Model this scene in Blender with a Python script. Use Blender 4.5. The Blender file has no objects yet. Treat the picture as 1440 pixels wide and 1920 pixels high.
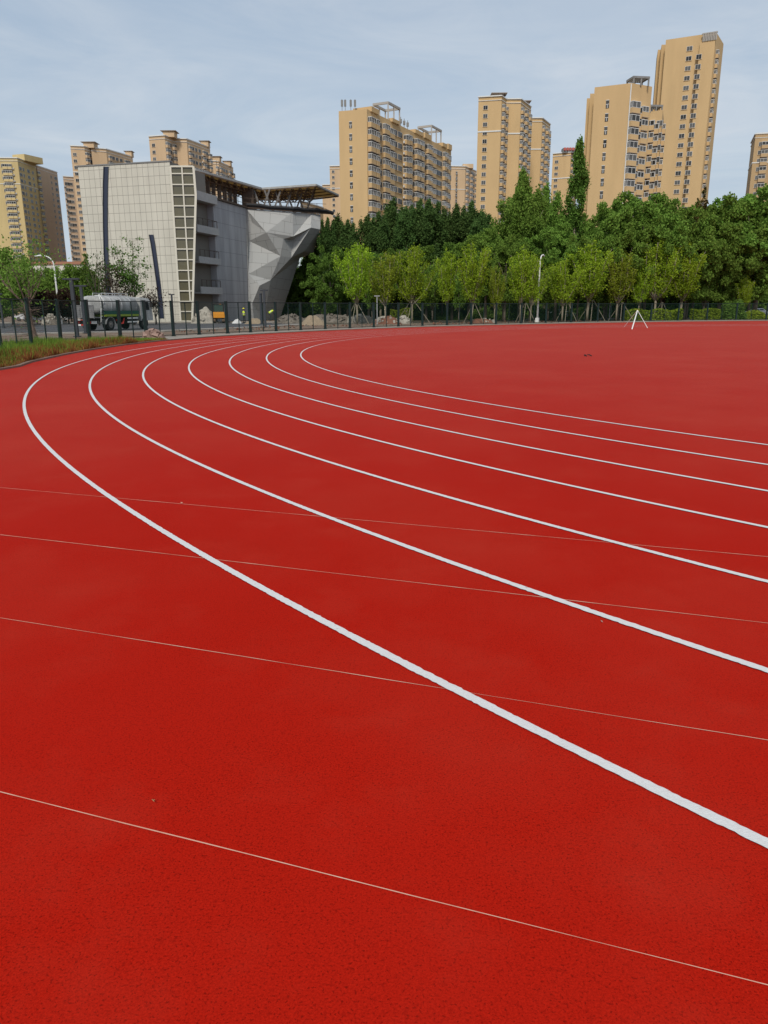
import bpy, math, random
import numpy as np
from mathutils import Vector, Matrix, Euler
random.seed(7); RNG = np.random.default_rng(7)
scene = bpy.context.scene
COL = scene.collection

# ------------------------------------------------------------ camera
PITCH, ROLL, HCAM, FPX = .2661, -.0041, 1.65, 1400.0
cd = bpy.data.cameras.new('camera'); cam = bpy.data.objects.new('camera', cd); COL.objects.link(cam)
cd.sensor_fit = 'VERTICAL'; cd.sensor_height = 24; cd.lens = FPX/1920*24
cd.clip_start = .05; cd.clip_end = 6000
cam.matrix_world = Matrix.Translation((0, 0, HCAM)) @ Matrix.Rotation(math.pi/2-PITCH, 4, 'X') @ Matrix.Rotation(ROLL, 4, 'Z')
scene.camera = cam

# ------------------------------------------------------------ sun, sky, exposure
SUN_EL, SUN_AZ = math.radians(47), math.atan2(-.20, -.97)      # azimuth measured from +Y towards +X
sdir = Vector((math.sin(SUN_AZ)*math.cos(SUN_EL), math.cos(SUN_AZ)*math.cos(SUN_EL), math.sin(SUN_EL)))
sl = bpy.data.lights.new('sun', 'SUN'); sl.energy = 2.5; sl.angle = math.radians(10); sl.color = (1, .94, .85)
so = bpy.data.objects.new('sun', sl); COL.objects.link(so); so.rotation_euler = sdir.to_track_quat('Z', 'Y').to_euler()
so.location = (0, 0, 60)
scene.view_settings.view_transform = 'Standard'; scene.view_settings.look = 'None'
scene.view_settings.gamma = 1; scene.view_settings.exposure = 0.2
w = bpy.data.worlds.new('World'); scene.world = w; w.use_nodes = True
nt = w.node_tree; nt.nodes.clear()
def wn(t): return nt.nodes.new(t)
out = wn('ShaderNodeOutputWorld'); bg = wn('ShaderNodeBackground'); sky = wn('ShaderNodeTexSky')
sky.sky_type = 'NISHITA'; sky.sun_disc = False; sky.sun_elevation = SUN_EL; sky.sun_rotation = SUN_AZ
sky.air_density = 1.2; sky.dust_density = 1.5
tc = wn('ShaderNodeTexCoord'); mp = wn('ShaderNodeMapping'); mp.inputs['Scale'].default_value = (1.4, 2.2, 7.5)
mp.inputs['Rotation'].default_value = (.12, .10, .5)
nz = wn('ShaderNodeTexNoise'); nz.inputs['Scale'].default_value = 1.7; nz.inputs['Detail'].default_value = 9; nz.inputs['Roughness'].default_value = .55
nz.inputs['Distortion'].default_value = .5
rp = wn('ShaderNodeMapRange'); rp.inputs[1].default_value = .34; rp.inputs[2].default_value = .72; rp.inputs[3].default_value = .66; rp.inputs[4].default_value = .97
mx = wn('ShaderNodeMix'); mx.data_type = 'RGBA'; mx.inputs[7].default_value = (5.3, 6.1, 7.2, 1)
nz2 = wn('ShaderNodeTexNoise'); nz2.inputs['Scale'].default_value = 2.6; nz2.inputs['Detail'].default_value = 10; nz2.inputs['Roughness'].default_value = .62; nz2.inputs['Distortion'].default_value = .8
mp2 = wn('ShaderNodeMapping'); mp2.inputs['Scale'].default_value = (1.2, 1.6, 5.5); mp2.inputs['Rotation'].default_value = (-.1, .25, 1.1)
r2 = wn('ShaderNodeMapRange'); r2.inputs[1].default_value = .35; r2.inputs[2].default_value = .68
cm = wn('ShaderNodeMix'); cm.data_type = 'RGBA'; cm.inputs[6].default_value = (4.0, 4.85, 5.9, 1); cm.inputs[7].default_value = (5.3, 5.85, 6.5, 1)
nt.links.new(tc.outputs['Generated'], mp2.inputs[0]); nt.links.new(mp2.outputs[0], nz2.inputs[0]); nt.links.new(nz2.outputs[0], r2.inputs[0]); nt.links.new(r2.outputs[0], cm.inputs[0]); nt.links.new(cm.outputs[2], mx.inputs[7])
nt.links.new(tc.outputs['Generated'], mp.inputs[0]); nt.links.new(mp.outputs[0], nz.inputs[0]); nt.links.new(nz.outputs[0], rp.inputs[0])
nt.links.new(rp.outputs[0], mx.inputs[0]); nt.links.new(sky.outputs[0], mx.inputs[6]); nt.links.new(mx.outputs[2], bg.inputs[0])
bg.inputs[1].default_value = .10; nt.links.new(bg.outputs[0], out.inputs[0])

# ------------------------------------------------------------ picture -> world helpers (px are 1440x1920 photo pixels)
def ray(x, y):
    u = (x-720)/FPX; v = -(y-960)/FPX
    c, s = math.cos(ROLL), math.sin(ROLL); u, v = c*u-s*v, s*u+c*v
    cp, sp = math.cos(PITCH), math.sin(PITCH)
    return Vector((u, cp+v*sp, -sp+v*cp))
O = Vector((0, 0, HCAM))
def PY(x, y, Y): r = ray(x, y); return O + r*(Y/r.y)
def PH(x, y, H): r = ray(x, y); return O + r*((H-HCAM)/r.z)
def G(x, y): return PH(x, y, 0)
def elev(x, y): r = ray(x, y); return r.z/r.y
def gx(px, Y): r = ray(px, 585); return r.x/r.y*Y            # ground X of a column of pixels at depth Y

# ------------------------------------------------------------ materials
MATS = {}
def mat(name, col, rough=.8, metal=0, noise=0, nscale=3, col2=None, bump=0, bscale=40, spec=.3, stretch=(1, 1, 1), rnd=0, detail=5):
    if name in MATS: return MATS[name]
    m = bpy.data.materials.new(name); m.use_nodes = True; MATS[name] = m
    t = m.node_tree; p = t.nodes['Principled BSDF']
    p.inputs['Base Color'].default_value = (*col, 1); p.inputs['Roughness'].default_value = rough
    p.inputs['Metallic'].default_value = metal; p.inputs['Specular IOR Level'].default_value = spec
    last = None
    if noise or col2:
        c = t.nodes.new('ShaderNodeTexCoord'); mpn = t.nodes.new('ShaderNodeMapping'); mpn.inputs['Scale'].default_value = stretch
        n = t.nodes.new('ShaderNodeTexNoise'); n.inputs['Scale'].default_value = nscale; n.inputs['Detail'].default_value = detail
        n.inputs['Roughness'].default_value = .6
        r = t.nodes.new('ShaderNodeMapRange'); r.inputs[1].default_value = .32; r.inputs[2].default_value = .68
        mi = t.nodes.new('ShaderNodeMix'); mi.data_type = 'RGBA'
        d = col2 or tuple(max(0, v*(1-noise)) for v in col)
        mi.inputs[6].default_value = (*d, 1); mi.inputs[7].default_value = (*col, 1)
        t.links.new(c.outputs['Object'], mpn.inputs[0]); t.links.new(mpn.outputs[0], n.inputs[0]); t.links.new(n.outputs[0], r.inputs[0])
        t.links.new(r.outputs[0], mi.inputs[0]); last = mi.outputs[2]
        t.links.new(last, p.inputs['Base Color'])
    if rnd:
        oi = t.nodes.new('ShaderNodeObjectInfo'); hs = t.nodes.new('ShaderNodeHueSaturation')
        r = t.nodes.new('ShaderNodeMapRange'); r.inputs[3].default_value = 1-rnd; r.inputs[4].default_value = 1+rnd
        t.links.new(oi.outputs['Random'], r.inputs[0]); t.links.new(r.outputs[0], hs.inputs['Value'])
        if last: t.links.new(last, hs.inputs['Color'])
        else: hs.inputs['Color'].default_value = (*col, 1)
        t.links.new(hs.outputs[0], p.inputs['Base Color'])
    if bump:
        c = t.nodes.new('ShaderNodeTexCoord'); n = t.nodes.new('ShaderNodeTexNoise'); n.inputs['Scale'].default_value = bscale; n.inputs['Detail'].default_value = 4
        b = t.nodes.new('ShaderNodeBump'); b.inputs['Strength'].default_value = bump; b.inputs['Distance'].default_value = .02
        t.links.new(c.outputs['Object'], n.inputs[0]); t.links.new(n.outputs[0], b.inputs['Height']); t.links.new(b.outputs[0], p.inputs['Normal'])
    return m

def leafmat(name, c1, c2, c3=None, trans=.35, hue=.009):
    m = bpy.data.materials.new(name); m.use_nodes = True; t = m.node_tree; t.nodes.clear()
    N = t.nodes.new; o = N('ShaderNodeOutputMaterial'); g = N('ShaderNodeNewGeometry'); r = N('ShaderNodeValToRGB')
    e = r.color_ramp.elements; e[0].color = (*c1, 1); e[1].color = (*c2, 1); e[0].position = .1; e[1].position = .9
    if c3:
        q = e.new(.5); q.color = (*c3, 1)
    oi = N('ShaderNodeObjectInfo'); hs = N('ShaderNodeHueSaturation')
    mr = N('ShaderNodeMapRange'); mr.inputs[3].default_value = .86; mr.inputs[4].default_value = 1.16
    mh = N('ShaderNodeMapRange'); mh.inputs[3].default_value = .5-hue; mh.inputs[4].default_value = .5+hue
    # clumps: broad noise through the crown makes real patches of older and younger leaves
    tcn = N('ShaderNodeTexCoord'); nn = N('ShaderNodeTexNoise'); nn.inputs['Scale'].default_value = .55; nn.inputs['Detail'].default_value = 3
    ad = N('ShaderNodeMath'); ad.operation = 'MULTIPLY_ADD'; ad.inputs[1].default_value = .55; 
    m2 = N('ShaderNodeMath'); m2.operation = 'MULTIPLY'; m2.inputs[1].default_value = .45
    t.links.new(tcn.outputs['Object'], nn.inputs[0]); t.links.new(nn.outputs[0], m2.inputs[0])
    t.links.new(g.outputs['Random Per Island'], ad.inputs[0]); t.links.new(m2.outputs[0], ad.inputs[2])
    t.links.new(ad.outputs[0], r.inputs[0]); t.links.new(r.outputs[0], hs.inputs['Color'])
    t.links.new(oi.outputs['Random'], mr.inputs[0]); t.links.new(mr.outputs[0], hs.inputs['Value'])
    t.links.new(oi.outputs['Random'], mh.inputs[0]); t.links.new(mh.outputs[0], hs.inputs['Hue'])
    d = N('ShaderNodeBsdfDiffuse'); tr = N('ShaderNodeBsdfTranslucent'); ms = N('ShaderNodeMixShader'); ms.inputs[0].default_value = trans
    t.links.new(hs.outputs[0], d.inputs[0]); t.links.new(hs.outputs[0], tr.inputs[0])
    t.links.new(d.outputs[0], ms.inputs[1]); t.links.new(tr.outputs[0], ms.inputs[2]); t.links.new(ms.outputs[0], o.inputs[0])
    MATS[name] = m; return m

# ------------------------------------------------------------ mesh helpers
class MB:
    def __init__(s): s.v = []; s.f = []; s.m = []
    def quad(s, a, b, c, d, mi=0):
        i = len(s.v); s.v += [tuple(a), tuple(b), tuple(c), tuple(d)]; s.f.append((i, i+1, i+2, i+3)); s.m.append(mi)
    def poly(s, pts, mi=0):
        i = len(s.v); s.v += [tuple(p) for p in pts]; s.f.append(tuple(range(i, i+len(pts)))); s.m.append(mi)
    def box(s, c, d, mi=0, R=None):
        i = len(s.v); hx, hy, hz = d[0]/2, d[1]/2, d[2]/2
        for x, y, z in ((-1,-1,-1),(1,-1,-1),(1,1,-1),(-1,1,-1),(-1,-1,1),(1,-1,1),(1,1,1),(-1,1,1)):
            p = Vector((x*hx, y*hy, z*hz))
            if R is not None: p = R @ p
            s.v.append((p.x+c[0], p.y+c[1], p.z+c[2]))
        for f in ((0,3,2,1),(4,5,6,7),(0,1,5,4),(1,2,6,5),(2,3,7,6),(3,0,4,7)):
            s.f.append(tuple(i+k for k in f)); s.m.append(mi)
        return s
    def bx(s, x0, x1, y0, y1, z0, z1, mi=0): return s.box(((x0+x1)/2, (y0+y1)/2, (z0+z1)/2), (x1-x0, y1-y0, z1-z0), mi)
    def beam(s, a, b, wd, ht, mi=0):
        a = Vector(a); b = Vector(b); d = b-a; L = d.length
        if L < 1e-6: return
        q = d.to_track_quat('X', 'Z').to_matrix(); return s.box((a+b)/2, (L, wd, ht), mi, q)
    def prism(s, pts, z0, z1, mi=0, cap=None):
        n = len(pts); i = len(s.v)
        s.v += [(p[0], p[1], z0) for p in pts] + [(p[0], p[1], z1) for p in pts]
        for k in range(n): s.f.append((i+k, i+(k+1) % n, i+n+(k+1) % n, i+n+k)); s.m.append(mi)
        s.f.append(tuple(range(i+n, i+2*n))); s.m.append(mi if cap is None else cap)
        s.f.append(tuple(range(i+n-1, i-1, -1))); s.m.append(mi)
    def tube(s, pts, rad, n=6, mi=0, cap=True):
        pts = [Vector(p) for p in pts]; rings = []
        for k, p in enumerate(pts):
            d = (pts[min(k+1, len(pts)-1)]-pts[max(k-1, 0)]).normalized()
            a = d.cross(Vector((0, 0, 1)) if abs(d.z) < .9 else Vector((1, 0, 0))).normalized(); b = d.cross(a)
            r = rad[k] if hasattr(rad, '__len__') else rad; i = len(s.v)
            for j in range(n):
                t = 2*math.pi*j/n; q = p+(a*math.cos(t)+b*math.sin(t))*r; s.v.append(tuple(q))
            rings.append(i)
        for k in range(len(rings)-1):
            for j in range(n):
                s.f.append((rings[k]+j, rings[k]+(j+1) % n, rings[k+1]+(j+1) % n, rings[k+1]+j)); s.m.append(mi)
        if cap:
            s.f.append(tuple(rings[0]+j for j in range(n-1, -1, -1))); s.m.append(mi)
            s.f.append(tuple(rings[-1]+j for j in range(n))); s.m.append(mi)
        return s
    def ball(s, c, r, n=10, mi=0, zmin=-1):
        if not hasattr(r, '__len__'): r = (r, r, r)
        rings = n//2+1; i = len(s.v)
        for a in range(rings+1):
            ph = math.pi*a/rings
            z = max(zmin, math.cos(ph))
            for b in range(n):
                t = 2*math.pi*b/n; s.v.append((c[0]+r[0]*math.sin(ph)*math.cos(t), c[1]+r[1]*math.sin(ph)*math.sin(t), c[2]+r[2]*z))
        for a in range(rings):
            for b in range(n):
                s.f.append((i+a*n+b, i+(a+1)*n+b, i+(a+1)*n+(b+1) % n, i+a*n+(b+1) % n)); s.m.append(mi)
        return s
    def mesh(s, name, mats, smooth=False):
        me = bpy.data.meshes.new(name); me.from_pydata(s.v, [], s.f)
        for m in (mats if isinstance(mats, (list, tuple)) else [mats]): me.materials.append(m)
        me.polygons.foreach_set('material_index', s.m)
        if smooth: me.polygons.foreach_set('use_smooth', [True]*len(s.f))
        me.update(); return me
    def build(s, name, mats, parent=None, smooth=False, loc=None, rz=0):
        return link(name, s.mesh(name, mats, smooth), parent, loc, rz)
def link(name, me, parent=None, loc=None, rz=0):
    o = bpy.data.objects.new(name, me); COL.objects.link(o)
    if parent is not None: o.parent = parent
    if loc is not None: o.location = loc
    if rz: o.rotation_euler = (0, 0, rz)
    return o
def tag(o, label=None, cat=None, group=None, kind=None):
    if label: o['label'] = label
    if cat: o['category'] = cat
    if group: o['group'] = group
    if kind: o['kind'] = kind
    return o
def thing(name, label, cat, loc=(0, 0, 0), rz=0, group=None):
    o = bpy.data.objects.new(name, None); COL.objects.link(o); o.location = loc; o.rotation_euler = (0, 0, rz)
    o.empty_display_size = .3
    return tag(o, label, cat, group)
KIDS = {}
def dup(root, loc, rz, label, scale=None, group=None):
    r = root.copy(); COL.objects.link(r); r.location = loc; r.rotation_euler = (0, 0, rz); r['label'] = label
    if group: r['group'] = group
    if scale: r.scale = scale if hasattr(scale, '__len__') else (scale,)*3
    for ch in list(root.children):
        c = ch.copy(); COL.objects.link(c); c.parent = r
        for g in ch.children:
            d = g.copy(); COL.objects.link(d); d.parent = c
    return r
def npmesh(name, V, nq, mats, k=4):
    me = bpy.data.meshes.new(name); n = len(V)
    me.vertices.add(n); me.vertices.foreach_set('co', V.astype(np.float32).ravel())
    me.loops.add(n); me.loops.foreach_set('vertex_index', np.arange(n, dtype=np.int32))
    me.polygons.add(nq); me.polygons.foreach_set('loop_start', np.arange(0, n, k, dtype=np.int32))
    try: me.polygons.foreach_set('loop_total', np.full(nq, k, dtype=np.int32))
    except Exception: pass
    for m in (mats if isinstance(mats, (list, tuple)) else [mats]): me.materials.append(m)
    me.update(calc_edges=True); me.validate(); return me
def leaves(C, size, jit=.4, up=0.0, droop=0):
    """C (N,3) leaf centres -> quads of random tilt"""
    n = len(C); a = RNG.normal(size=(n, 3)); a[:, 2] *= .8; a /= np.linalg.norm(a, axis=1)[:, None]
    b = RNG.normal(size=(n, 3)); b[:, 2] += up; b -= (a*b).sum(1)[:, None]*a; b /= np.linalg.norm(b, axis=1)[:, None]
    s = size*(1+jit*(RNG.random(n)-.5)*2)[:, None]
    a *= s*.42; b *= s*.62
    V = np.stack([C-b, C+a*.9-b*.1, C+b, C-a*.9-b*.1], 1).reshape(-1, 3)
    return V

# ------------------------------------------------------------ common materials
M_glass = mat('window_glass', (.07, .07, .068), .2, spec=.35, rnd=.7)
M_glassl = mat('window_glass_curtained', (.2, .21, .22), .25, spec=.5, rnd=.5)
M_white = mat('white_frame_paint', (.62, .62, .6), .6)
M_conc = mat('concrete_pale', (.36, .34, .30), .9, noise=.3, nscale=2, bump=.3)
M_concd = mat('concrete_grey', (.24, .24, .235), .9, noise=.25, nscale=1.5)
M_dark = mat('dark_recess', (.03, .03, .03), .8)
M_metald = mat('dark_grey_metal', (.055, .06, .07), .5, metal=.3)
M_steel = mat('pale_grey_metal', (.55, .56, .56), .45, metal=.2)
M_bark = mat('bark', (.16, .13, .10), .95, noise=.4, nscale=4)
M_barkl = mat('bark_pale', (.30, .26, .19), .95, noise=.3, nscale=4)
M_barkd = mat('bark_dark', (.06, .05, .042), .95, noise=.4, nscale=4)

# ------------------------------------------------------------ ground, track, roads
def struct(name, mb, m, smooth=False):
    o = mb.build(name, m, smooth=smooth); o['kind'] = 'structure'; return o
mb = MB(); mb.quad((-3000, -800, -.03), (3000, -800, -.03), (3000, 4200, -.03), (-3000, 4200, -.03))
m_soil = mat('reddish_soil', (.15, .085, .055), .95, nscale=.35, col2=(.19, .15, .11), bump=.6, bscale=3)
struct('ground', mb, m_soil)

# red rubber track surface
def track_mat():
    m = bpy.data.materials.new('red_rubber_granules'); m.use_nodes = True; t = m.node_tree; p = t.nodes['Principled BSDF']; N = t.nodes.new
    c = N('ShaderNodeTexCoord')
    def noise(sc, det, lo, hi, a, b, rough=.6):
        n = N('ShaderNodeTexNoise'); n.inputs['Scale'].default_value = sc; n.inputs['Detail'].default_value = det; n.inputs['Roughness'].default_value = rough
        r = N('ShaderNodeMapRange'); r.inputs[1].default_value = lo; r.inputs[2].default_value = hi; r.inputs[3].default_value = a; r.inputs[4].default_value = b
        t.links.new(c.outputs['Object'], n.inputs[0]); t.links.new(n.outputs[0], r.inputs[0]); return r.outputs[0], n.outputs[0]
    def mix(a, b, f):
        mi = N('ShaderNodeMix'); mi.data_type = 'RGBA'
        for s, v in ((6, a), (7, b)):
            if isinstance(v, tuple): mi.inputs[s].default_value = (*v, 1)
            else: t.links.new(v, mi.inputs[s])
        t.links.new(f, mi.inputs[0]); return mi.outputs[2]
    gran, graw = noise(160, 4, .36, .64, 0, 1, .75)
    spk, _ = noise(125, 2, .57, .66, 0, .85)
    dust, _ = noise(.28, 6, .46, .80, 0, .34)
    dust2, _ = noise(1.7, 5, .52, .82, 0, .22)
    tone, _ = noise(.9, 4, .3, .7, 0, 1)
    base = mix((.27, .0056, .0018), (.435, .0115, .0036), gran)
    base = mix(base, (.12, .003, .001), spk); spk2, _ = noise(50, 5, .54, .68, 0, .62, .75); base = mix(base, (.17, .003, .001), spk2)
    base2 = mix(base, (.38, .012, .006), tone); 
    mi = N('ShaderNodeMix'); mi.data_type = 'RGBA'; mi.inputs[0].default_value = .35
    t.links.new(base, mi.inputs[6]); t.links.new(base2, mi.inputs[7]); base = mi.outputs[2]
    base = mix(base, (.40, .055, .032), dust); base = mix(base, (.40, .045, .025), dust2)
    t.links.new(base, p.inputs['Base Color']); p.inputs['Roughness'].default_value = .85
    p.inputs['Specular IOR Level'].default_value = .03
    p.inputs['Sheen Weight'].default_value = .22; p.inputs['Sheen Roughness'].default_value = .18; p.inputs['Sheen Tint'].default_value = (1, .62, .5, 1)
    b = N('ShaderNodeBump'); b.inputs['Strength'].default_value = .4; b.inputs['Distance'].default_value = .003
    t.links.new(graw, b.inputs['Height']); t.links.new(b.outputs[0], p.inputs['Normal'])
    return m
TC = Vector((33.81, 32.16)); RL = 44.40                    # centre of the bend, radius of outermost line
SA = math.radians(-18.85); sd = Vector((math.cos(SA), math.sin(SA))); sn = Vector((-sd.y, sd.x))
def arc(r, a0, a1, n): return [TC + Vector((math.cos(a), math.sin(a)))*r for a in np.linspace(a0, a1, n)]
# fence foot points, from left to right
FP = [(3, 660), (60, 650), (114.7, 644), (169, 638.6), (226, 635), (275, 632.8), (325.8, 630), (373.8, 627.2), (427, 625), (470, 623), (518, 620.7), (564, 618.7), (610, 616.8), (656, 615.2), (701, 613.6), (747, 612), (792, 610.7), (838, 609.5), (883, 608.4), (929.7, 607.4), (977, 606.3), (1023, 605.2), (1070.6, 604.1), (1119.6, 603.2), (1168.5, 602.4), (1219.5, 601.6), (1271, 601), (1325, 600.3), (1379.6, 599.8), (1436, 599.4), (1494, 599)]
FW = [G(*p).to_2d() for p in FP]
a_n = math.atan2(sn.y, sn.x)                                # angle of the straight's normal
edge = []
for px, py in [(-60, 712), (0, 694.5), (60, 680), (120, 666.5), (180, 655.5), (240, 647), (300, 640), (360, 635), (420, 630.5), (480, 627), (560, 622.7), (640, 619), (720, 616), (800, 613), (880, 611), (960, 609), (1040, 607.2), (1120, 605.6), (1200, 604.3), (1300, 603), (1380, 602.2), (1440, 601.6), (1520, 601)]:
    edge.append(G(px, py).to_2d())
edge[0] = Vector((-12.3, 15.0))
surf = [Vector((-16, 2)), Vector((-18, -25)), Vector((60, -50)), Vector((190, -60)), Vector((190, 92))] + [Vector((75, 112))] + edge[::-1]
m_track = track_mat()
mb = MB(); mb.poly([(p.x, p.y, 0) for p in surf]); struct('running_track', mb, m_track)

def ribbon(path, wd, z, jag=0, closed=False):
    mb = MB(); L = []
    for k, p in enumerate(path):
        d = (path[min(k+1, len(path)-1)]-path[max(k-1, 0)]).normalized(); n = Vector((-d.y, d.x))
        L.append((p+n*(wd/2+random.gauss(0, jag)), p-n*(wd/2+random.gauss(0, jag))))
    for a, b in zip(L, L[1:]): mb.quad((*a[0], z), (*b[0], z), (*b[1], z), (*a[1], z))
    return mb
m_line = mat('white_line_paint', (.60, .60, .595), .75, nscale=70, col2=(.54, .53, .525), bump=.25, bscale=160, spec=.2)
for k in range(7):
    r = RL-1.22*k
    t0 = TC - sn*r; near = [t0 + sd*s for s in np.arange(60, 0, -.4)]
    # arc from the near tangent, clockwise through the left, to the far tangent
    a0 = a_n-math.pi; n = int(r*math.pi/.018) if k < 3 else int(r*math.pi/.3)
    pts = arc(r, a0, a0-math.pi, n); t1 = TC+sn*r; far = [t1+sd*s for s in np.arange(1, 110, 3.)]
    o = struct('lane_line', ribbon(near+pts+far, .05, .006, .0015 if k < 3 else .0005), m_line)
_t = m_line.node_tree; _p = _t.nodes['Principled BSDF']; _l = _p.inputs['Base Color'].links[0].from_socket
_c = _t.nodes.new('ShaderNodeTexCoord'); _n = _t.nodes.new('ShaderNodeTexNoise'); _n.inputs['Scale'].default_value = 42; _n.inputs['Detail'].default_value = 5; _n.inputs['Roughness'].default_value = .7
_n2 = _t.nodes.new('ShaderNodeTexNoise'); _n2.inputs['Scale'].default_value = 1.3; _a = _t.nodes.new('ShaderNodeMath'); _a.operation = 'MULTIPLY_ADD'; _a.inputs[1].default_value = .35
_r = _t.nodes.new('ShaderNodeMapRange'); _r.inputs[1].default_value = .83; _r.inputs[2].default_value = .90; _r.inputs[4].default_value = .65
_m = _t.nodes.new('ShaderNodeMix'); _m.data_type = 'RGBA'; _m.inputs[7].default_value = (.26, .10, .085, 1)
_t.links.new(_c.outputs['Object'], _n.inputs[0]); _t.links.new(_c.outputs['Object'], _n2.inputs[0]); _t.links.new(_n2.outputs[0], _a.inputs[0]); _t.links.new(_n.outputs[0], _a.inputs[2])
_t.links.new(_a.outputs[0], _r.inputs[0]); _t.links.new(_r.outputs[0], _m.inputs[0]); _t.links.new(_l, _m.inputs[6]); _t.links.new(_m.outputs[2], _p.inputs['Base Color'])
m_seam = mat('seam_glue', (.62, .44, .33), .8, nscale=5, col2=(.52, .20, .13))
for off in (1.73, 2.95, 4.20, 5.43):
    c = sn*off; struct('surface_seam', ribbon([c+sd*s for s in np.arange(-16, 30, .25)], .0035 if off < 4 else .005, .003, .0008), m_seam)

# kerb round the track, concrete strip, grass base, road
m_kerb = mat('kerb_stone', (.22, .15, .11), .9, noise=.3, nscale=5)
kp = edge[:8]
def strip_solid(path, w0, w1, z0, z1):
    mb = MB(); L = []
    for k, p in enumerate(path):
        d = (path[min(k+1, len(path)-1)]-path[max(k-1, 0)]).normalized(); n = Vector((-d.y, d.x)); L.append((p+n*w0, p+n*w1))
    for (a0, a1), (b0, b1) in zip(L, L[1:]):
        mb.quad((*a0, z1), (*a1, z1), (*b1, z1), (*b0, z1)); mb.quad((*a0, z0), (*a0, z1), (*b0, z1), (*b0, z0)); mb.quad((*a1, z1), (*a1, z0), (*b1, z0), (*b1, z1))
    return mb
def resample(P, step):
    out = []
    for i in range(len(P)-1):
        p0 = P[max(i-1, 0)]; p1 = P[i]; p2 = P[i+1]; p3 = P[min(i+2, len(P)-1)]
        n = max(1, int((p2-p1).length/step))
        for k in range(n):
            t = k/n; out.append(.5*((2*p1)+(p2-p0)*t+(2*p0-5*p1+4*p2-p3)*t*t+(3*p1-p0-3*p2+p3)*t**3))
    out.append(P[-1]); return out
kerbline = resample([Vector((-16, 2)), Vector((-13.6, 9))]+edge, 1.0)
struct('kerb', strip_solid(kerbline, 0.0, .14, -.02, .055), m_kerb)
mb = MB(); cs = [p for p in edge[6:]]; fo = FW[5:]
out_e = [p for p in cs]; 
poly = [Vector((p.x, p.y)) for p in resample(cs, 2)]; back = []
for p in resample(fo, 2): back.append(p)
off = []
for k, p in enumerate(back):
    d = (back[min(k+1, len(back)-1)]-back[max(k-1, 0)]).normalized(); off.append(p+Vector((-d.y, d.x))*.45)
mb.poly([(p.x, p.y, -.012) for p in poly+off[::-1]])
struct('concrete_path', mb, mat('path_concrete', (.30, .27, .23), .9, noise=.35, nscale=1.2))
mb = MB(); mb.poly([(x, y, -.018) for x, y in ((-90, 40), (-40, 47), (-28, 53.5), (-17.5, 61), (-12.6, 71), (-9, 84), (-10, 100.5), (-40, 103), (-120, 104))])
struct('road', mb, mat('asphalt', (.085, .085, .09), .85, noise=.35, nscale=.6, bump=.2))
mb = strip_solid([Vector(p) for p in ((-90, 39), (-40, 45.6), (-28, 52), (-17, 59.5), (-11.9, 70), (-8, 84))], 0, 1.5, -.03, .06)
struct('pavement', mb, mat('paving', (.34, .31, .27), .9, noise=.3, nscale=1))
mb = strip_solid([Vector(p) for p in ((-120, 101), (-40, 99.2), (-27, 96.2), (-21, 96.8), (-12, 97.5))], 0, 1.2, -.03, .12)
struct('pavement', mb, MATS['paving'])
mb = MB(); mb.poly([(x, y, -.02) for x, y in ((-9, 84), (4, 90), (22, 104), (60, 124), (160, 130), (300, 300), (-60, 300), (-60, 180), (-14, 130))])
struct('woodland_floor', mb, mat('leaf_litter', (.05, .05, .03), .95, nscale=.6, col2=(.10, .075, .05)))

# ------------------------------------------------------------ apartment towers
def wallmat(name, col, n=.12):
    return mat(name, col, .9, noise=n, nscale=.25, stretch=(1, 1, .25), spec=.15)
def win_mesh(kind, wd, h, wall):
    """local frame: x along the wall, y outwards (negative), z up; origin at the wall surface, bottom centre"""
    mb = MB()
    if kind == 'win':
        mb.bx(-wd/2, wd/2, -.07, .0, 0, h, 0); n = 2 if wd < 2 else 3; g = (wd-.10)/n
        for k in range(n):
            a = -wd/2+.05+g*k; mb.bx(a+.03, a+g-.03, -.085, -.06, .07, h-.07, 1)
        mb.bx(-wd/2-.08, wd/2+.08, -.16, 0, -.10, -.002, 2)
    elif kind == 'slot':
        mb.bx(-wd/2, wd/2, -.07, 0, 0, h, 1); mb.bx(-wd/2-.05, wd/2, -.10, 0, h, h+.12, 0); mb.bx(-.05, .05, -.09, -.06, 0.04, h*.45, 0)
        mb.bx(-wd/2, wd/2, -.09, -.06, h*.48, h*.55, 0)
    elif kind in ('bay', 'balcony'):
        d = 1.0 if kind == 'bay' else .8; h *= .86
        mb.bx(-wd/2, wd/2, -d, 0, -.9, .25, 2)                       # parapet wall
        mb.bx(-wd/2-.06, wd/2+.06, -d-.08, 0, -1.02, -.9, 3)
        mb.bx(-wd/2+.04, wd/2-.04, -d+.05, 0, .25, h-.12, 1)         # glazing
        mb.bx(-wd/2-.03, wd/2+.03, -d-.04, 0, h-.12, h+.02, 0)
        mb.bx(-wd/2, wd/2, -d-.02, 0, .25, .33, 0)
        n = max(2, int(wd/.9))
        for k in range(n+1):
            x = -wd/2+.03+(wd-.06)*k/n; mb.bx(x-.045, x+.045, -d-.01, -d+.06, .33, h-.12, 0)
        for s in (-1, 1):
            for y in (-.03, -d*.5): mb.bx(s*wd/2-.03, s*wd/2+.03, y-.05, y+.03, .33, h-.12, 0)
    elif kind == 'ac':
        mb.bx(-.45, .45, -.5, 0, -.1, 0, 3); mb.bx(-.42, .42, -.45, -.08, .0, .6, 0); mb.bx(-.2, .2, -.47, -.44, .12, .5, 4)
    return mb.mesh({'win': 'window', 'slot': 'slot_window', 'bay': 'bay_window', 'balcony': 'enclosed_balcony', 'ac': 'air_conditioner'}[kind],
                   [M_white, M_glass, wall, M_trim, M_dark])
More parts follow.
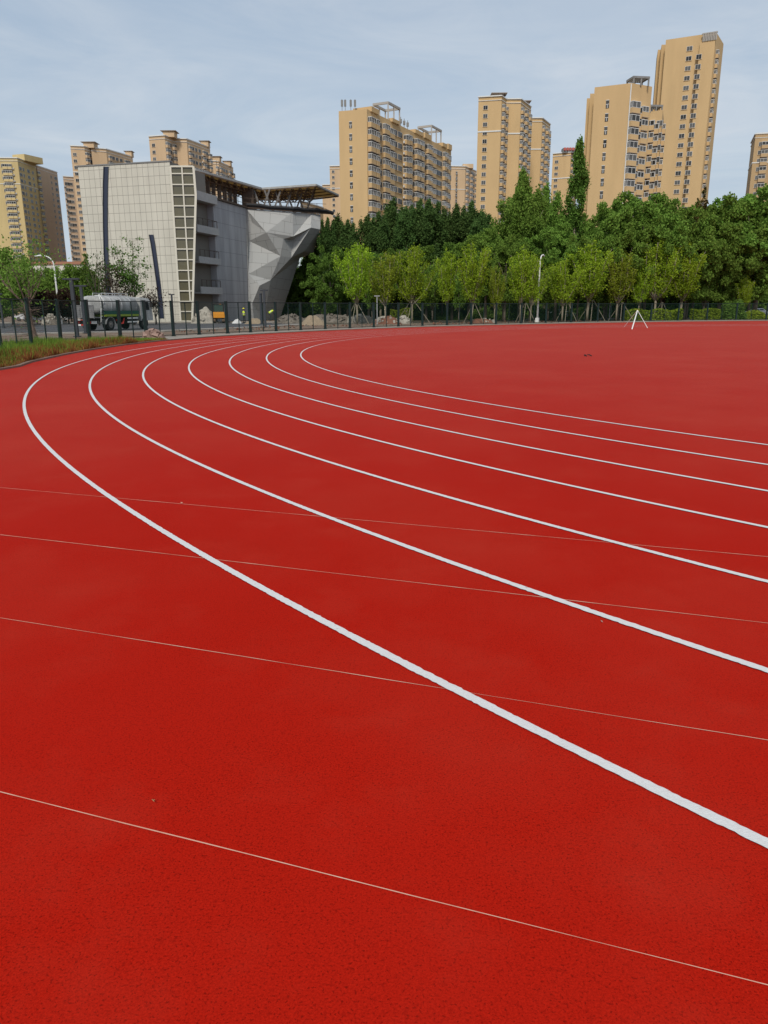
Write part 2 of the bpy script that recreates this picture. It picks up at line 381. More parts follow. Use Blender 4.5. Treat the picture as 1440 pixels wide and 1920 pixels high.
M_trim = mat('weathered_trim', (.30, .24, .19), .9, noise=.3, nscale=2)
NAMES = {'win': 'window', 'slot': 'slot_window', 'bay': 'bay_window', 'balcony': 'enclosed_balcony', 'ac': 'air_conditioner'}
class Tower:
    def __init__(s, label, H, pts_base, wall, fh=2.9, zmin=5):
        s.o = thing('apartment_tower', label, 'building', (pts_base[0], pts_base[1], 0), 0, 'apartment towers behind the stadium')
        s.b = Vector((pts_base[0], pts_base[1], 0)); s.H = H; s.wall = wall; s.fh = fh; s.zmin = zmin; s.items = {}; s.cache = {}
        s.walls = MB(); s.trims = []; s.wl = [wall]
    def vol(s, FL, FR, SB, H=None, cap=.5, mi=0, cornice=True, side=True):
        """FL, FR, SB: world xy of the front-left, front-right and rear-right corners"""
        H = H or s.H; FL, FR, SB = (Vector(p[:2]) - s.b.to_2d() for p in (FL, FR, SB)); BL = FL+(SB-FR)
        s.walls.prism([FL, FR, SB, BL], 0, H-.001, mi)
        if cornice:
            c = (FL+FR+SB+BL)/4
            def gr(p, e): d = (p-c); return p+d.normalized()*e
            q = MB(); s.trims.append(q); q.prism([gr(p, .45) for p in (FL, FR, SB, BL)], H, H+.28)
            q2 = MB(); s.trims.append(q2); q2.prism([gr(p, .25) for p in (FL, FR, SB, BL)], H-1.3, H-1.12)
            q.prism([gr(p, -.2) for p in (FL, FR, SB, BL)], H+.28, H+.5)
    def band(s, FL, FR, SB, z, t=.35):
        FL, FR, SB = (Vector(p[:2]) - s.b.to_2d() for p in (FL, FR, SB)); BL = FL+(SB-FR); c = (FL+FR+SB+BL)/4
        q = MB(); s.trims.append(q); q.prism([p+(p-c).normalized()*.2 for p in (FL, FR, SB, BL)], z, z+t)
    def face(s, A, B, cols, H=None, ytop=300, drop=2.4, skip=0):
        """cols: (photo px x at roof level, width m, kind, height, storey offset)"""
        H = H or s.H; A = Vector(A[:2]); B = Vector(B[:2]); d = (B-A); L = d.length; d /= L; ang = math.atan2(d.y, d.x)
        for c in cols:
            px, wd, kind, h = c[:4]; dz = c[4] if len(c) > 4 else 0
            r = ray(px, ytop); m = r.x/r.y                           # A.x+t d.x = m (A.y + t d.y)
            t = (m*A.y-A.x)/(d.x-m*d.y); t = max(wd/2+.05, min(L-wd/2-.05, t)) if 0 else t
            p = A+d*t-s.b.to_2d(); z = H-drop+dz; k = 0
            while z > s.zmin:
                if k >= skip: s.items.setdefault((kind, round(wd, 2), round(h, 2)), []).append((z, p, ang))
                z -= s.fh; k += 1
    def finish(s):
        s.walls.build('wall', s.wl, s.o); 
        for q in s.trims: q.build('cornice', M_white, s.o)
        per = {}
        for key, lst in s.items.items():
            for it in lst: per.setdefault(NAMES[key[0]], []).append((it[0], key, it))
        for nm, lst in per.items():
            lst.sort(key=lambda q: -q[0]); rest = MB()
            for j, (z, key, (zz, p, ang)) in enumerate(lst):
                if key not in s.cache: s.cache[key] = win_mesh(key[0], key[1], key[2], s.wall)
                if j < 98:
                    o = bpy.data.objects.new(nm, s.cache[key]); COL.objects.link(o); o.parent = s.o
                    o.location = (p.x, p.y, z); o.rotation_euler = (0, 0, ang)
                else:
                    me = s.cache[key]; i0 = len(rest.v); ca, sa = math.cos(ang), math.sin(ang)
                    for v in me.vertices: rest.v.append((p.x+v.co.x*ca-v.co.y*sa, p.y+v.co.x*sa+v.co.y*ca, z+v.co.z))
                    for f in me.polygons: rest.f.append(tuple(i0+i for i in f.vertices)); rest.m.append(f.material_index)
            if rest.v:
                o = rest.build(nm, [M_white, M_glass, s.wall, M_trim, M_dark], s.o); o['kind'] = 'stuff'
def lerp(a, b, t): return Vector(a[:2])*(1-t)+Vector(b[:2])*t
def pergola(mb, c, wx, wy, z0, h, ang, bar=.35, slats=0):
    """open concrete roof frame"""
    R = Matrix.Rotation(ang, 3, 'Z'); c = Vector((c[0], c[1], 0))
    def P(x, y, z): q = R @ Vector((x, y, 0)); return (c.x+q.x, c.y+q.y, z)
    for i in (-1, 0, 1):
        for j in (-1, 1): mb.beam(P(i*wx/2, j*wy/2, z0-.3), P(i*wx/2, j*wy/2, z0+h), bar, bar)
    for j in (-1, 1): mb.beam(P(-wx/2-.2, j*wy/2, z0+h), P(wx/2+.2, j*wy/2, z0+h), bar*1.2, bar*1.5)
    for i in (-1, 1): mb.beam(P(i*wx/2, -wy/2, z0+h+.02), P(i*wx/2, wy/2, z0+h+.02), bar*1.2, bar*1.5)
    for k in range(slats):
        x = -wx/2+wx*(k+.5)/slats; mb.beam(P(x, -wy/2, z0+h+.05), P(x, wy/2, z0+h+.05), .18, .35)

W_or = wallmat('orange_render', (.58, .405, .21)); W_tan = wallmat('tan_render', (.48, .34, .19))
W_pe = wallmat('peach_render', (.57, .41, .255)); W_ye = wallmat('yellow_render', (.56, .44, .22)); W_pk = wallmat('pinkish_brown_render', (.52, .38, .26))
W_lt = wallmat('light_tan_render', (.50, .35, .20))

# T7: long orange slab in the middle
H = 51; A, B, C = PH(635, 208.5, H), PH(688, 204.5, H), PH(846, 282, H)
t = Tower('long orange slab block with two open concrete roof frames and masts on its roof', H, A, W_or)
B.y += 0
t.vol(A, B, C, H, cornice=False)
t.face(A, B, [(657, .75, 'slot', 1.5)], H, 206, 4.2)
sx = lambda z: 620+z/6
t.face(B, C, [(sx(447), 2.8, 'bay', 1.75), (sx(500), 1.7, 'bay', 1.75), (sx(549), 2.6, 'win', 1.5), (sx(612), 3.0, 'balcony', 1.8), (sx(668), 3.0, 'balcony', 1.8, -.45),
  (sx(724), 2.6, 'win', 1.5), (sx(779), 2.8, 'win', 1.5), (sx(838), 2.2, 'bay', 1.7, -.3), (sx(870), 3.0, 'balcony', 1.8), (sx(912), 3.4, 'win', 1.5),
  (sx(966), 3.0, 'bay', 1.75), (sx(1003), 3.0, 'bay', 1.75), (sx(1050), 3.6, 'win', 1.5), (sx(1103), 3.6, 'balcony', 1.8), (sx(1143), 3.6, 'balcony', 1.8, -.45),
  (sx(1190), 3.4, 'win', 1.5), (sx(1232), 3.6, 'win', 1.5), (sx(1286), 3.0, 'balcony', 1.8), (sx(1308), 3.0, 'balcony', 1.8, -.4), (sx(1340), 3.6, 'win', 1.5),
  (sx(640), .9, 'ac', .6, -1.0), (sx(822), .9, 'ac', .6, -1.0), (sx(990), .9, 'ac', .6, -1.0), (sx(1123), .9, 'ac', .6, -1.2)], H, 240, 3.2)
M_frame = mat('pale_roof_frame_concrete', (.36, .34, .31), .9)
# raised parapet pieces and roof frames
ang7 = math.atan2(C.y-B.y, C.x-B.x); du = (C-B).to_2d().normalized(); dn = Vector((du.y, -du.x))
mb = MB()
for s0, s1, h in ((.03, .10, 1.0), (.24, .32, .7), (.50, .60, .8), (.62, .70, 1.2), (.86, .92, .9), (.94, .99, 1.4)):
    p = B.to_2d().lerp(C.to_2d(), s0); q = B.to_2d().lerp(C.to_2d(), s1); b = t.b.to_2d()
    mb = MB(); mb.prism([p-b+dn*.5, q-b+dn*.5, q-b-dn*5, p-b-dn*5][::1], H-.2, H+h); mb.build('parapet', W_or, t.o)
def fpx(x, y): r = ray(x, y); m = r.x/r.y; return (m*B.y-B.x)/((C-B).x-m*(C-B).y)
for fx, xw in ((fpx(741, 240), 7.2), (fpx(820, 272), 7.6)):
    mb = MB(); c = B.to_2d().lerp(C.to_2d(), fx)-dn*2.6-t.b.to_2d(); pergola(mb, c, xw, 4.4, H, 4.3 if fx < .5 else 4.3, ang7, .38)
    mb.build('roof_frame', M_frame, t.o)
for px in (641, 647, 657.5, 665.5):
    p = PH(px, 207, H)-t.b; mb = MB(); y = p.y+1.2; mb.tube([(p.x, y, H-.1), (p.x, y, H+2.9)], .07, 5); mb.bx(p.x-.28, p.x+.28, y-.15, y+.15, H+1.2, H+2.7); mb.build('roof_mast', M_concd, t.o)
mb = MB()
for fx in (.40, .44, .48):
    mb = MB(); q = B.to_2d().lerp(C.to_2d(), fx)-t.b.to_2d()-dn*1.5; mb.tube([(q.x, q.y, H), (q.x, q.y, H+3)], .09, 5); mb.box((q.x, q.y, H+1.9), (.7, .3, 1.1)); mb.build('roof_mast', M_concd, t.o)
t.finish()

# T6 peach block behind T7 (left)
H = 78; a0, a1 = PH(618, 312, H), PH(640, 311.6, H); b = a1+Vector((8, 20, 0))
t = Tower('peach stepped block half hidden behind the long orange slab, beside the canopy tip', H, a0, W_pe)
t.vol(a0, a1, b, H); t.band(a0, a1, b, H-11.5)
l0 = PH(605.5, 345, 69.5); l0 = a0+Vector((-4.4, .6, 0)); t.vol(l0, a0+Vector((0, .6, 0)), a0+Vector((6, 20, 0)), H-9.5)
t.face(a0, a1, [(624.5, 1.5, 'win', 1.5)], H, 312, 3.5); t.finish()

# T8 peach block right of T7
H = 78; a, b, c = PH(846.7, 311, H), PH(872.5, 312.5, H), PH(893.7, 316, H); c = c+Vector((1, 9, 0))
t = Tower('pale peach block with white band, seen between the long slab and the stepped white-banded tower', H, a+Vector((-4, 1, 0)), W_pe)
t.vol(a+Vector((-4, 1, 0)), b, c, H); t.band(a+Vector((-4, 1, 0)), b, c, H-12, .3)
t.face(a, b, [(856.5, 1.0, 'slot', 1.7)], H, 312, 4.5)
t.face(b, c, [(875.5, 2.2, 'bay', 1.7), (879.5, 2.2, 'win', 1.5), (884, 2.4, 'balcony', 1.7), (888.5, 2.6, 'win', 1.5), (892.5, 2.4, 'bay', 1.7)], H, 314, 3.2); 
mb = MB(); q = lerp(b, c, .5)-t.b.to_2d(); mb.box((q.x-2, q.y, H+1.1), (6, 6, 2.2)); mb.build('penthouse', W_pe, t.o); t.finish()

# T9 three stepped volumes
H = 78; p = [PH(x, y, H) for x, y in ((897.3, 183), (940.8, 180.4), (957, 188), (977, 186.4), (995.8, 201), (999, 223), (1017, 222), (1032, 233.8))]
t = Tower('tall tan tower stepping back in three white-banded volumes, behind the big round tree', H, p[0], W_or)
s1 = p[1]+(p[4]-p[3])*.95
for q in ((p[0], p[1], s1), (p[2]-Vector((7, 1, 0)), p[3], p[4]), (p[5]-Vector((7, 1, 0)), p[6], p[7])):
    t.vol(*q, H); t.band(*q, H-12, .45)
t.face(p[0], p[1], [(911, 1.7, 'win', 1.5)], H, 182, 4.3)
t.face(p[1], s1, [(943.8, 2.0, 'bay', 1.7), (949.5, 1.8, 'bay', 1.7, -.2), (955, 2.0, 'win', 1.5), (944, .9, 'ac', .6, -1.3)], H, 182, 4.0)
t.face(p[3], p[4], [(979, 1.8, 'balcony', 1.7), (982.5, 2.2, 'win', 1.5, -.3), (986.5, 2.2, 'bay', 1.7), (990.2, 2.2, 'win', 1.5), (994, 2.2, 'balcony', 1.7, -.4), (984, .9, 'ac', .6, -1.3)], H, 192, 4.0)
t.face(p[6], p[7], [(1018.8, 1.8, 'balcony', 1.7), (1022.5, 2.2, 'win', 1.5, -.3), (1026, 2.2, 'bay', 1.7), (1030, 2.2, 'balcony', 1.7, -.4)], H, 226, 4.0)
for c, f in ((lerp(p[1], s1, .35), 1), (lerp(p[3], p[4], .9), .6)):
    q = c-t.b.to_2d(); mb = MB(); mb.box((q.x-3.0*f, q.y+2, H+.9), (4.5*f, 4, 1.8)); mb.box((q.x-2.4*f, q.y+1.8, H+1.95), (6*f, 4.8, .25)); mb.build('penthouse', M_trim, t.o)
t.finish()

# T10 behind narrow poplar
H = 78; a, b = PH(1036.7, 289, H), PH(1070.6, 286, H); c = b+Vector((8, 17, 0))
t = Tower('distant tan block with red rooftop lettering, directly left of the narrow poplar', H, a, W_or)
t.vol(a, b, c, H); t.band(a, b, c, H-12, .4); t.face(a, b, [(1044.5, 1.9, 'win', 1.5)], H, 288, 4.6)
t.face(b, c, [(1072.5, 2.2, 'bay', 1.7), (1076.5, 2.2, 'balcony', 1.7)], H, 288, 4.0)
mb = MB(); q0 = PH(1058, 284, H)-t.b; mb.bx(q0.x, q0.x+9, q0.y+3, q0.y+7, H, H+2.2); mb.build('penthouse', M_concd, t.o)
mb = MB()
for k in range(6): mb.bx(q0.x+.3+k*1.4, q0.x+1.3+k*1.4, q0.y+2.4, q0.y+2.7, H+1.0, H+2.3)
mb.build('rooftop_letters', mat('faded_red_paint', (.45, .10, .08), .7), t.o); t.finish()

# T11 mid right block
H = 53; p = [PH(x, y, H) for x, y in ((1101, 176), (1107, 170), (1115, 163.8), (1183.6, 155.6), (1220, 162), (1245, 207))]
t = Tower('broad orange block with slot windows and bay-studded flank, right of the narrow poplar', H, p[2], W_or)
d = (p[4]-p[3]); p[2] = p[3]+(p[2]-p[3])
t.vol(p[2], p[3], p[3]+d*1.08, H, cornice=False); q = MB(); q.beam(p[3]-t.b+Vector((0, -.1, 4-p[3].z)), p[3]-t.b+Vector((0, -.1, H-p[3].z-.2)), .22, .22); q.build('corner_pipe', M_white, t.o)
t.vol(PY(1107, 170, p[2].y+3), PY(1117, 170, p[2].y+3), PY(1117, 170, p[2].y+3)+Vector((3, 10, 0)), H-.6, cornice=False)
t.vol(PY(1101, 176, p[2].y+6), PY(1112, 176, p[2].y+6), PY(1112, 176, p[2].y+6)+Vector((3, 10, 0)), H-.9, cornice=False)
t.face(p[2], p[3], [(1141.5, .75, 'slot', 1.7)], H, 160, 4.9)
f0, f1 = p[3], p[3]+d*1.08
t.face(f0, f1, [(1191.0, 2.6, 'bay', 1.9), (1187, .9, 'ac', .6, -1.5), (1198, 1.2, 'win', 1.3, -.2), (1203.5, 2.0, 'balcony', 1.8, -1.0), (1199.5, .9, 'ac', .6, -1.9), (1209, 2.0, 'bay', 1.7, -.6), (1206, .9, 'ac', .6, -2.2), (1213, 1.6, 'win', 1.4, -1.2)], H, 162, 5.6)
e0 = f1+Vector((-.5, .3, 0)); e1 = e0+Vector((4.6, 1.0, 0)); e2 = e1+Vector((9, 17, 0))
g0, g1 = PY(1215, 208, 216), PY(1243, 206, 214); e2 = PY(1247.5, 209, 230); HB = g1.z
t.vol(g0, g1, e2, HB, cornice=False)
t.face(g0, g1, [(1223, 2.0, 'bay', 1.7), (1232, 1.8, 'balcony', 1.7, -.9), (1228, .9, 'ac', .6, -1.2), (1239, 1.6, 'win', 1.4)], HB, 208, 3.8)
t.face(g1, e2, [(1244.5, 2.0, 'balcony', 1.7), (1246.5, 2.4, 'win', 1.5)], HB, 208, 3.8)
mb = MB(); q = p[3].lerp(p[3]+d, .9)+Vector((-2.6, .3, 0))-t.b; pergola(mb, (q.x, q.y), 3.8, 3.4, H, 1.5, .15, .32, 7); mb.build('roof_frame', M_concd, t.o)
mb = MB(); q = g0.lerp(g1, .6)-t.b; pergola(mb, (q.x, q.y+2.4), 3.2, 2.6, HB, 1.4, .1, .3, 6); mb.build('roof_frame', M_concd, t.o)
t.finish()

# T12 tallest
H = 87; p = [PH(x, y, H) for x, y in ((1234.4, 83.7), (1248.6, 74.7), (1343.6, 60.6), (1347.5, 78.5))]
t = Tower('tallest orange tower at upper right with two columns of windows and a white roof louvre', H, p[1], W_or)
d = (p[2]-p[1]); n = Vector((-d.y, d.x, 0)).normalized()
bk = p[2]+n*13+d.normalized()*1.5
t.vol(p[1], p[2], bk, H, cornice=False)
mid = p[1].lerp(p[2], .70)
t.vol(PY(1241, 78, p[1].y+3), PY(1250, 78, p[1].y+3), PY(1250, 78, p[1].y+3)+Vector((3, 10, 0)), H-.5, cornice=False)
t.vol(PY(1234.4, 84, p[1].y+7), PY(1246, 84, p[1].y+7), PY(1246, 84, p[1].y+7)+Vector((3, 10, 0)), H-.8, cornice=False)
r0 = mid-n*.9; r1 = p[2]-n*.9-d*.005                                    # slightly proud right-hand part
t.vol(r0, r1, r1+n*3, H-2.5, cornice=False)
t.face(p[1], p[2], [(1295, 1.8, 'win', 1.4)], H, 70, 4.3); t.face(r0, r1, [(1314, 1.7, 'win', 1.5)], H, 68, 7.4)
t.face(r1, bk, [(1346.0, 1.6, 'balcony', 1.7), (1347.3, 1.2, 'ac', .6, -1.2)], H, 70, 6.0)
mb = MB(); q0 = mid-t.b; q1 = p[2]-t.b; dd = (q1-q0)
for k in range(9):
    c = q0+dd*(.08+.105*k); mb.beam((c.x, c.y-1.1, H-2.4), (c.x, c.y-1.1, H-.35), .3, .35)
mb.beam((q0.x, q0.y-1.0, H-.15), (q1.x, q1.y-1.0, H-.15), .5, .35); mb.build('roof_louvre', M_frame, t.o); t.finish()

# T13 far right
H = 64; a = PH(1417, 252, H); a1 = a+Vector((4, -1.5, 0)); b = a+Vector((30, -8, 0)); c = b+Vector((6, 16, 0))
t = Tower('brown-orange block cut by the right edge of the view, above the tree tops', H, a, W_tan)
t.vol(a, b, c, H); t.band(a, b, c, H-10, .4); t.vol(a+Vector((6, -3.2, 0)), b+Vector((3, -5, 0)), c, H-2.2)
t.face(a, b, [(1428, 1.4, 'win', 1.5), (1436, 2.4, 'bay', 1.7)], H, 258, 4.2); t.finish()

# T1 yellow block far left
H = 75; p = [PH(x, y, H) for x, y in ((13.7, 303), (34, 310.5), (66.5, 311.7), (106.6, 322))]
t = Tower('yellow and brown block at the far left edge, beyond the left trees', H, Vector((-199, 409, 0)), W_ye); t.wl = [W_ye, W_pk]
L0 = Vector((-199, 409, 0)); c1 = Vector((-187.5, 404.5, 0)); c2 = PH(66.5, 311.7, H); c3 = PH(106.6, 322, H)
pa = PH(-14, 306, H); pb = PH(34, 310.5, H); pb = pa+(pb-pa).normalized()*14; 
r = ray(34, 311); Yp = 408; P0 = Vector((r.x/r.y*Yp, Yp, 0)); PL = P0+Vector((-16, -1, 0))
r = ray(67, 313); Y1 = 426; P1 = Vector((r.x/r.y*Y1, Y1, 0)); r = ray(107, 322); Y2 = 447; P2 = Vector((r.x/r.y*Y2, Y2, 0))
t.b = Vector((PL.x, PL.y, 0)); t.o.location = t.b
t.vol(PL, P0, P1, H)
t.vol(P1+Vector((-4, 1, 0)), P1+Vector((.3, .6, 0)), P2, H-.3, mi=1)
for fr, xs, yt in (((PL, P0), (8, 14, 21), 311), ):
    t.face(*fr, [(5, 1.6, 'win', 1.5), (10, 2.4, 'bay', 1.7), (18, 2.2, 'balcony', 1.7), (24, 1.0, 'ac', .6, -.9)], H, yt, 4.2)
t.face(P0, P1, [(37.5, 2.6, 'win', 1.6), (43, 1.5, 'win', 1.6), (52, 2.6, 'win', 1.6), (60, 1.7, 'win', 1.5)], H, 311, 5.2)
t.face(P1, P2, [(70, 2.2, 'balcony', 1.7), (77, 1.5, 'win', 1.5), (84.5, 2.8, 'win', 1.6), (93.5, 1.5, 'win', 1.5), (102, 2.6, 'win', 1.6), (73.5, .9, 'ac', .6, -1.2)], H, 315, 4.4)
t.band(PL, P0, P1, H-12, .3)
mb = MB(); q = P0.lerp(P1, .35)-t.b; mb.prism([(q.x-6, q.y+1), (q.x+1.0, q.y-1), (q.x+5.5, q.y+10), (q.x-1, q.y+12)], H, H+3.0); mb.build('penthouse', W_ye, t.o)
t.finish()

# T2 brown block
H = 70; r = ray(118, 331); a = Vector((r.x/r.y*425, 425, 0)); r = ray(140, 331); b = Vector((r.x/r.y*428, 428, 0)); c = b+Vector((7, 18, 0))
H = 1.65+elev(118, 331)*425
t = Tower('narrow pinkish brown block squeezed between the yellow block and the grid-clad hall', H, a, W_pk)
t.vol(a, b, c, H); t.face(a, b, [(124, 2.2, 'win', 1.6), (131, 2.0, 'win', 1.5), (119.5, 1.0, 'ac', .6, -.8)], H, 331, 4.2); t.finish()

# T3, T4, T5: peach blocks above the hall
def twin(label, pts, H, pent, side2=True):
    p = [PH(x, y, H) for x, y in pts]; t = Tower(label, H, p[0], W_pe, zmin=14)
    d = p[4]-p[3]; s1 = p[1]+d*.55
    t.vol(p[0], p[1], s1, H); t.vol(p[2]-Vector((3, .5, 0)), p[3], p[4], H); 
    for q in ((p[0], p[1], s1), (p[2]-Vector((3, .5, 0)), p[3], p[4])): t.band(*q, H-11.7, .4)
    x = [q[0] for q in pts]; w1 = (x[1]-x[0]); yt = pts[0][1]
    t.face(p[0], p[1], [(x[0]+w1*.26, 1.7, 'win', 1.5)], H, yt, 4.4)
    e1 = x[1]+(x[2]-x[1])*.95
    t.face(p[1], s1, [(x[1]+(e1-x[1])*f, wd, k, 1.7, dz) for f, wd, k, dz in ((.12, 2.0, 'bay', 0), (.38, 2.2, 'win', -.1), (.64, 2.4, 'bay', 0), (.9, 2.2, 'win', 0), (.3, .9, 'ac', -1.3))], H, yt, 4.0)
    L = x[4]-x[3]
    t.face(p[3], p[4], [(x[3]+L*f, wd, k, 1.6, dz) for f, wd, k, dz in ((.10, 2.0, 'balcony', 0), (.24, 2.0, 'win', 0), (.37, 2.0, 'win', 0), (.52, 2.2, 'win', 0), (.69, 2.2, 'balcony', 0), (.83, 2.2, 'win', 0), (.94, 2.2, 'bay', -.4), (.62, .9, 'ac', -1.2))], H, yt+4, 4.0)
    for f0, sc in pent:
        q = p[1].lerp(p[4], f0)-t.b; mb = MB(); mb.box((q.x-.5, q.y+2, H+1.2), (4.6*sc, 5*sc, 2.4)); mb.box((q.x-.6, q.y+1.9, H+2.55), (6.4*sc, 6*sc, .22), 1); mb.build('penthouse', [W_pe, M_trim], t.o)
    t.finish()
twin('peach block with a roof penthouse rising behind the left corner of the grid-clad hall', [(131.8, 274), (158, 275), (183, 278), (199, 280), (248.6, 294.5)], 78, [(.12, 1.1), (.93, .7)])
twin('highest peach block standing right behind the grid-clad hall and its glazed strip', [(279, 256.7), (308.7, 254.4), (335, 261), (350, 261), (393.5, 277)], 78, [(.12, 1.1), (.9, .8)])
twin('small distant peach block peeking over the hall canopy', [(393, 303), (405, 302.5), (407, 303), (410, 303), (437, 315)], 78, [(.05, .9), (.7, .8)])
# low far block seen under the canopy
r0, r1 = ray(566, 378), ray(606, 392); a = Vector((r0.x/r0.y*330, 330, 0)); b = Vector((r1.x/r1.y*350, 350, 0))
H = 1.65+elev(566, 378)*330; t = Tower('low far tan block glimpsed under the right end of the canopy', H, a, W_lt); t.vol(a, b, b+Vector((-2, 16, 0)), H)
t.face(a, b, [(571, 2, 'win', 1.5), (578, 2, 'bay', 1.6), (586, 2, 'win', 1.5), (594, 2, 'bay', 1.6)], H, 383, 3.6); t.finish()

# ------------------------------------------------------------ grid-clad hall with faceted climbing wall
def brickmat(name, c1, c2, joint, bw, bh, off=0.0, mortar=.02, axes='XZ', noise=.1, rough=.6):
    m = bpy.data.materials.new(name); m.use_nodes = True; t = m.node_tree; p = t.nodes['Principled BSDF']; N = t.nodes.new
    c = N('ShaderNodeTexCoord'); s = N('ShaderNodeSeparateXYZ'); cb = N('ShaderNodeCombineXYZ'); b = N('ShaderNodeTexBrick')
    t.links.new(c.outputs['Object'], s.inputs[0]); t.links.new(s.outputs[axes[0]], cb.inputs[0]); t.links.new(s.outputs[axes[1]], cb.inputs[1])
    b.offset = off; b.offset_frequency = 2; b.squash = 1
    b.inputs['Color1'].default_value = (*c1, 1); b.inputs['Color2'].default_value = (*c2, 1); b.inputs['Mortar'].default_value = (*joint, 1)
    b.inputs['Scale'].default_value = 1; b.inputs['Brick Width'].default_value = bw; b.inputs['Row Height'].default_value = bh
    b.inputs['Mortar Size'].default_value = mortar; b.inputs['Mortar Smooth'].default_value = .1; b.inputs['Bias'].default_value = -.2
    t.links.new(cb.outputs[0], b.inputs[0])
    n = N('ShaderNodeTexNoise'); n.inputs['Scale'].default_value = .5; n.inputs['Detail'].default_value = 5
    mpn = N('ShaderNodeMapping'); mpn.inputs['Scale'].default_value = (1.6, 1.6, .25); t.links.new(c.outputs['Object'], mpn.inputs[0]); t.links.new(mpn.outputs[0], n.inputs[0])
    r = N('ShaderNodeMapRange'); r.inputs[1].default_value = .3; r.inputs[2].default_value = .7; r.inputs[3].default_value = 1-noise; r.inputs[4].default_value = 1+noise*.4
    h = N('ShaderNodeHueSaturation'); t.links.new(n.outputs[0], r.inputs[0]); t.links.new(r.outputs[0], h.inputs['Value']); t.links.new(b.outputs['Color'], h.inputs['Color'])
    t.links.new(h.outputs[0], p.inputs['Base Color']); p.inputs['Roughness'].default_value = rough; p.inputs['Specular IOR Level'].default_value = .3
    MATS[name] = m; return m
M_grid = brickmat('pale_grid_cladding', (.57, .545, .465), (.53, .505, .43), (.19, .175, .15), .75, 1.02, 0, .020)
M_side = brickmat('grey_panel_wall', (.37, .375, .39), (.35, .355, .37), (.22, .225, .23), 1.9, 1.85, 0, .03, noise=.22)
Y0 = 98.0
TR = PY(318, 303, Y0); HF = TR.z; TLd = PH(145.5, 312.8, HF)
hall = thing('sports_hall', 'pale grid-clad hall with dark slit windows, glazed strip and grey faceted climbing wall', 'building', (TR.x, TR.y, 0))
fd = (TLd-TR).to_2d(); Lf = fd.length; fang = math.atan2(-fd.y, -fd.x)
loc_l = Vector((TLd.x, TLd.y, 0))-hall.location
mb = MB(); mb.bx(0, Lf, 0, 9.0, 0, HF)
front = mb.build('front_wall', M_grid, hall, loc=loc_l, rz=fang)
mb = MB(); mb.bx(-.08, Lf+.08, -.08, .5, HF+.002, HF+.14); mb.build('coping', M_concd, hall, loc=loc_l, rz=fang)
# slit windows in the front wall: curved ribbons of dark glass
Rf = Matrix.Rotation(-fang, 3, 'Z')
def on_front(x, y, dy=0):
    r = ray(x, y); nrm = Vector((fd.y, -fd.x, 0)).normalized(); P0 = Vector((TR.x, TR.y, 0))
    tt = (P0-O).dot(nrm)/r.dot(nrm); P = O+r*tt; q = Rf @ (P-Vector((TLd.x, TLd.y, 0))); return (q.x, dy, q.z)
M_slit = mat('dark_blue_glass', (.02, .025, .05), .15, spec=.6)
for pts in (((196, 312.5), (203.2, 312.5)), ((194.8, 345), (202.2, 345)), ((194.6, 380), (201.7, 380)), ((195, 425), (201.7, 425)), ((196.2, 472), (202.7, 472)), ((198.6, 515), (205, 515)), ((202, 560), (208.4, 560))), \
           (((280.8, 440), (287.2, 440)), ((284.5, 458), (290.6, 458)), ((287.8, 480), (293.6, 480)), ((291.3, 505), (297, 505)), ((295, 532), (300.6, 532)), ((298.6, 565), (304.4, 565)), ((301.2, 597), (307.2, 597))):
    mb = MB(); fr = MB(); P = [(on_front(*a), on_front(*b)) for a, b in pts]
    for (a, b), (c, d) in zip(P, P[1:]):
        mb.quad((a[0], -.03, a[2]), (c[0], -.03, c[2]), (d[0], -.03, d[2]), (b[0], -.03, b[2]))
        mb.quad((a[0], -.03, a[2]), (a[0], .05, a[2]), (c[0], .05, c[2]), (c[0], -.03, c[2])); mb.quad((b[0], .05, b[2]), (b[0], -.03, b[2]), (d[0], -.03, d[2]), (d[0], .05, d[2]))
        fr.beam((a[0]-.05, -.06, a[2]), (c[0]-.05, -.06, c[2]), .12, .09); fr.beam((b[0]+.04, -.05, b[2]), (d[0]+.04, -.05, d[2]), .08, .07)
    sw = mb.build('slit_window', M_slit, hall, loc=loc_l, rz=fang); fr.build('window_frame', M_metald, sw)
# glazed strip
def on_plane(x, y, Y): return PY(x, y, Y)-hall.location
M_olive = mat('olive_reflection_glass', (.13, .115, .065), .18, spec=.6, nscale=.35, col2=(.085, .08, .055))  # olive-tan reflection painted into the colour of the panes
Ys = 97.5
BLs, TLs, TRs, MRs, BRs = [(338.8, 602), (319.5, 313), (362.6, 311.5), (367.2, 366), (360.6, 602)][0:5]
def Lx(v): return TLs[0]+(BLs[0]-TLs[0])*v
def Rx(v):
    y = 312+290*v
    return TRs[0]+(MRs[0]-TRs[0])*min(1, (y-312)/54) if y < 366 else MRs[0]+(BRs[0]-MRs[0])*(y-366)/(602-366)
ys = [312+k for k in (0, 13.5, 34, 54, 74, 94.5, 115, 135, 155, 175, 195, 214, 233.5, 253, 272, 290)]
def Ms(v): # middle mullion
    return 341+(359.2-341)*v if True else 0
mb = MB(); gl = MB()
a = on_plane(Lx(0), 312, Ys); b = on_plane(Rx(0), 311.5, Ys)
for y0, y1 in zip(ys, ys[1:]):
    v0, v1 = (y0-312)/290, (y1-312)/290
    gl.quad(on_plane(Lx(v0), y0, Ys+.1), on_plane(Lx(v1), y1, Ys+.1), on_plane(Rx(v1), y1, Ys+.1), on_plane(Rx(v0), y0, Ys+.1))
    for F, wd in ((Lx, .22), (Rx, .26), (Ms, .16)):
        if F is Ms and v0 > .83: continue
        mb.beam(on_plane(F(v0), y0, Ys), on_plane(F(v1), y1, Ys), .14, wd)
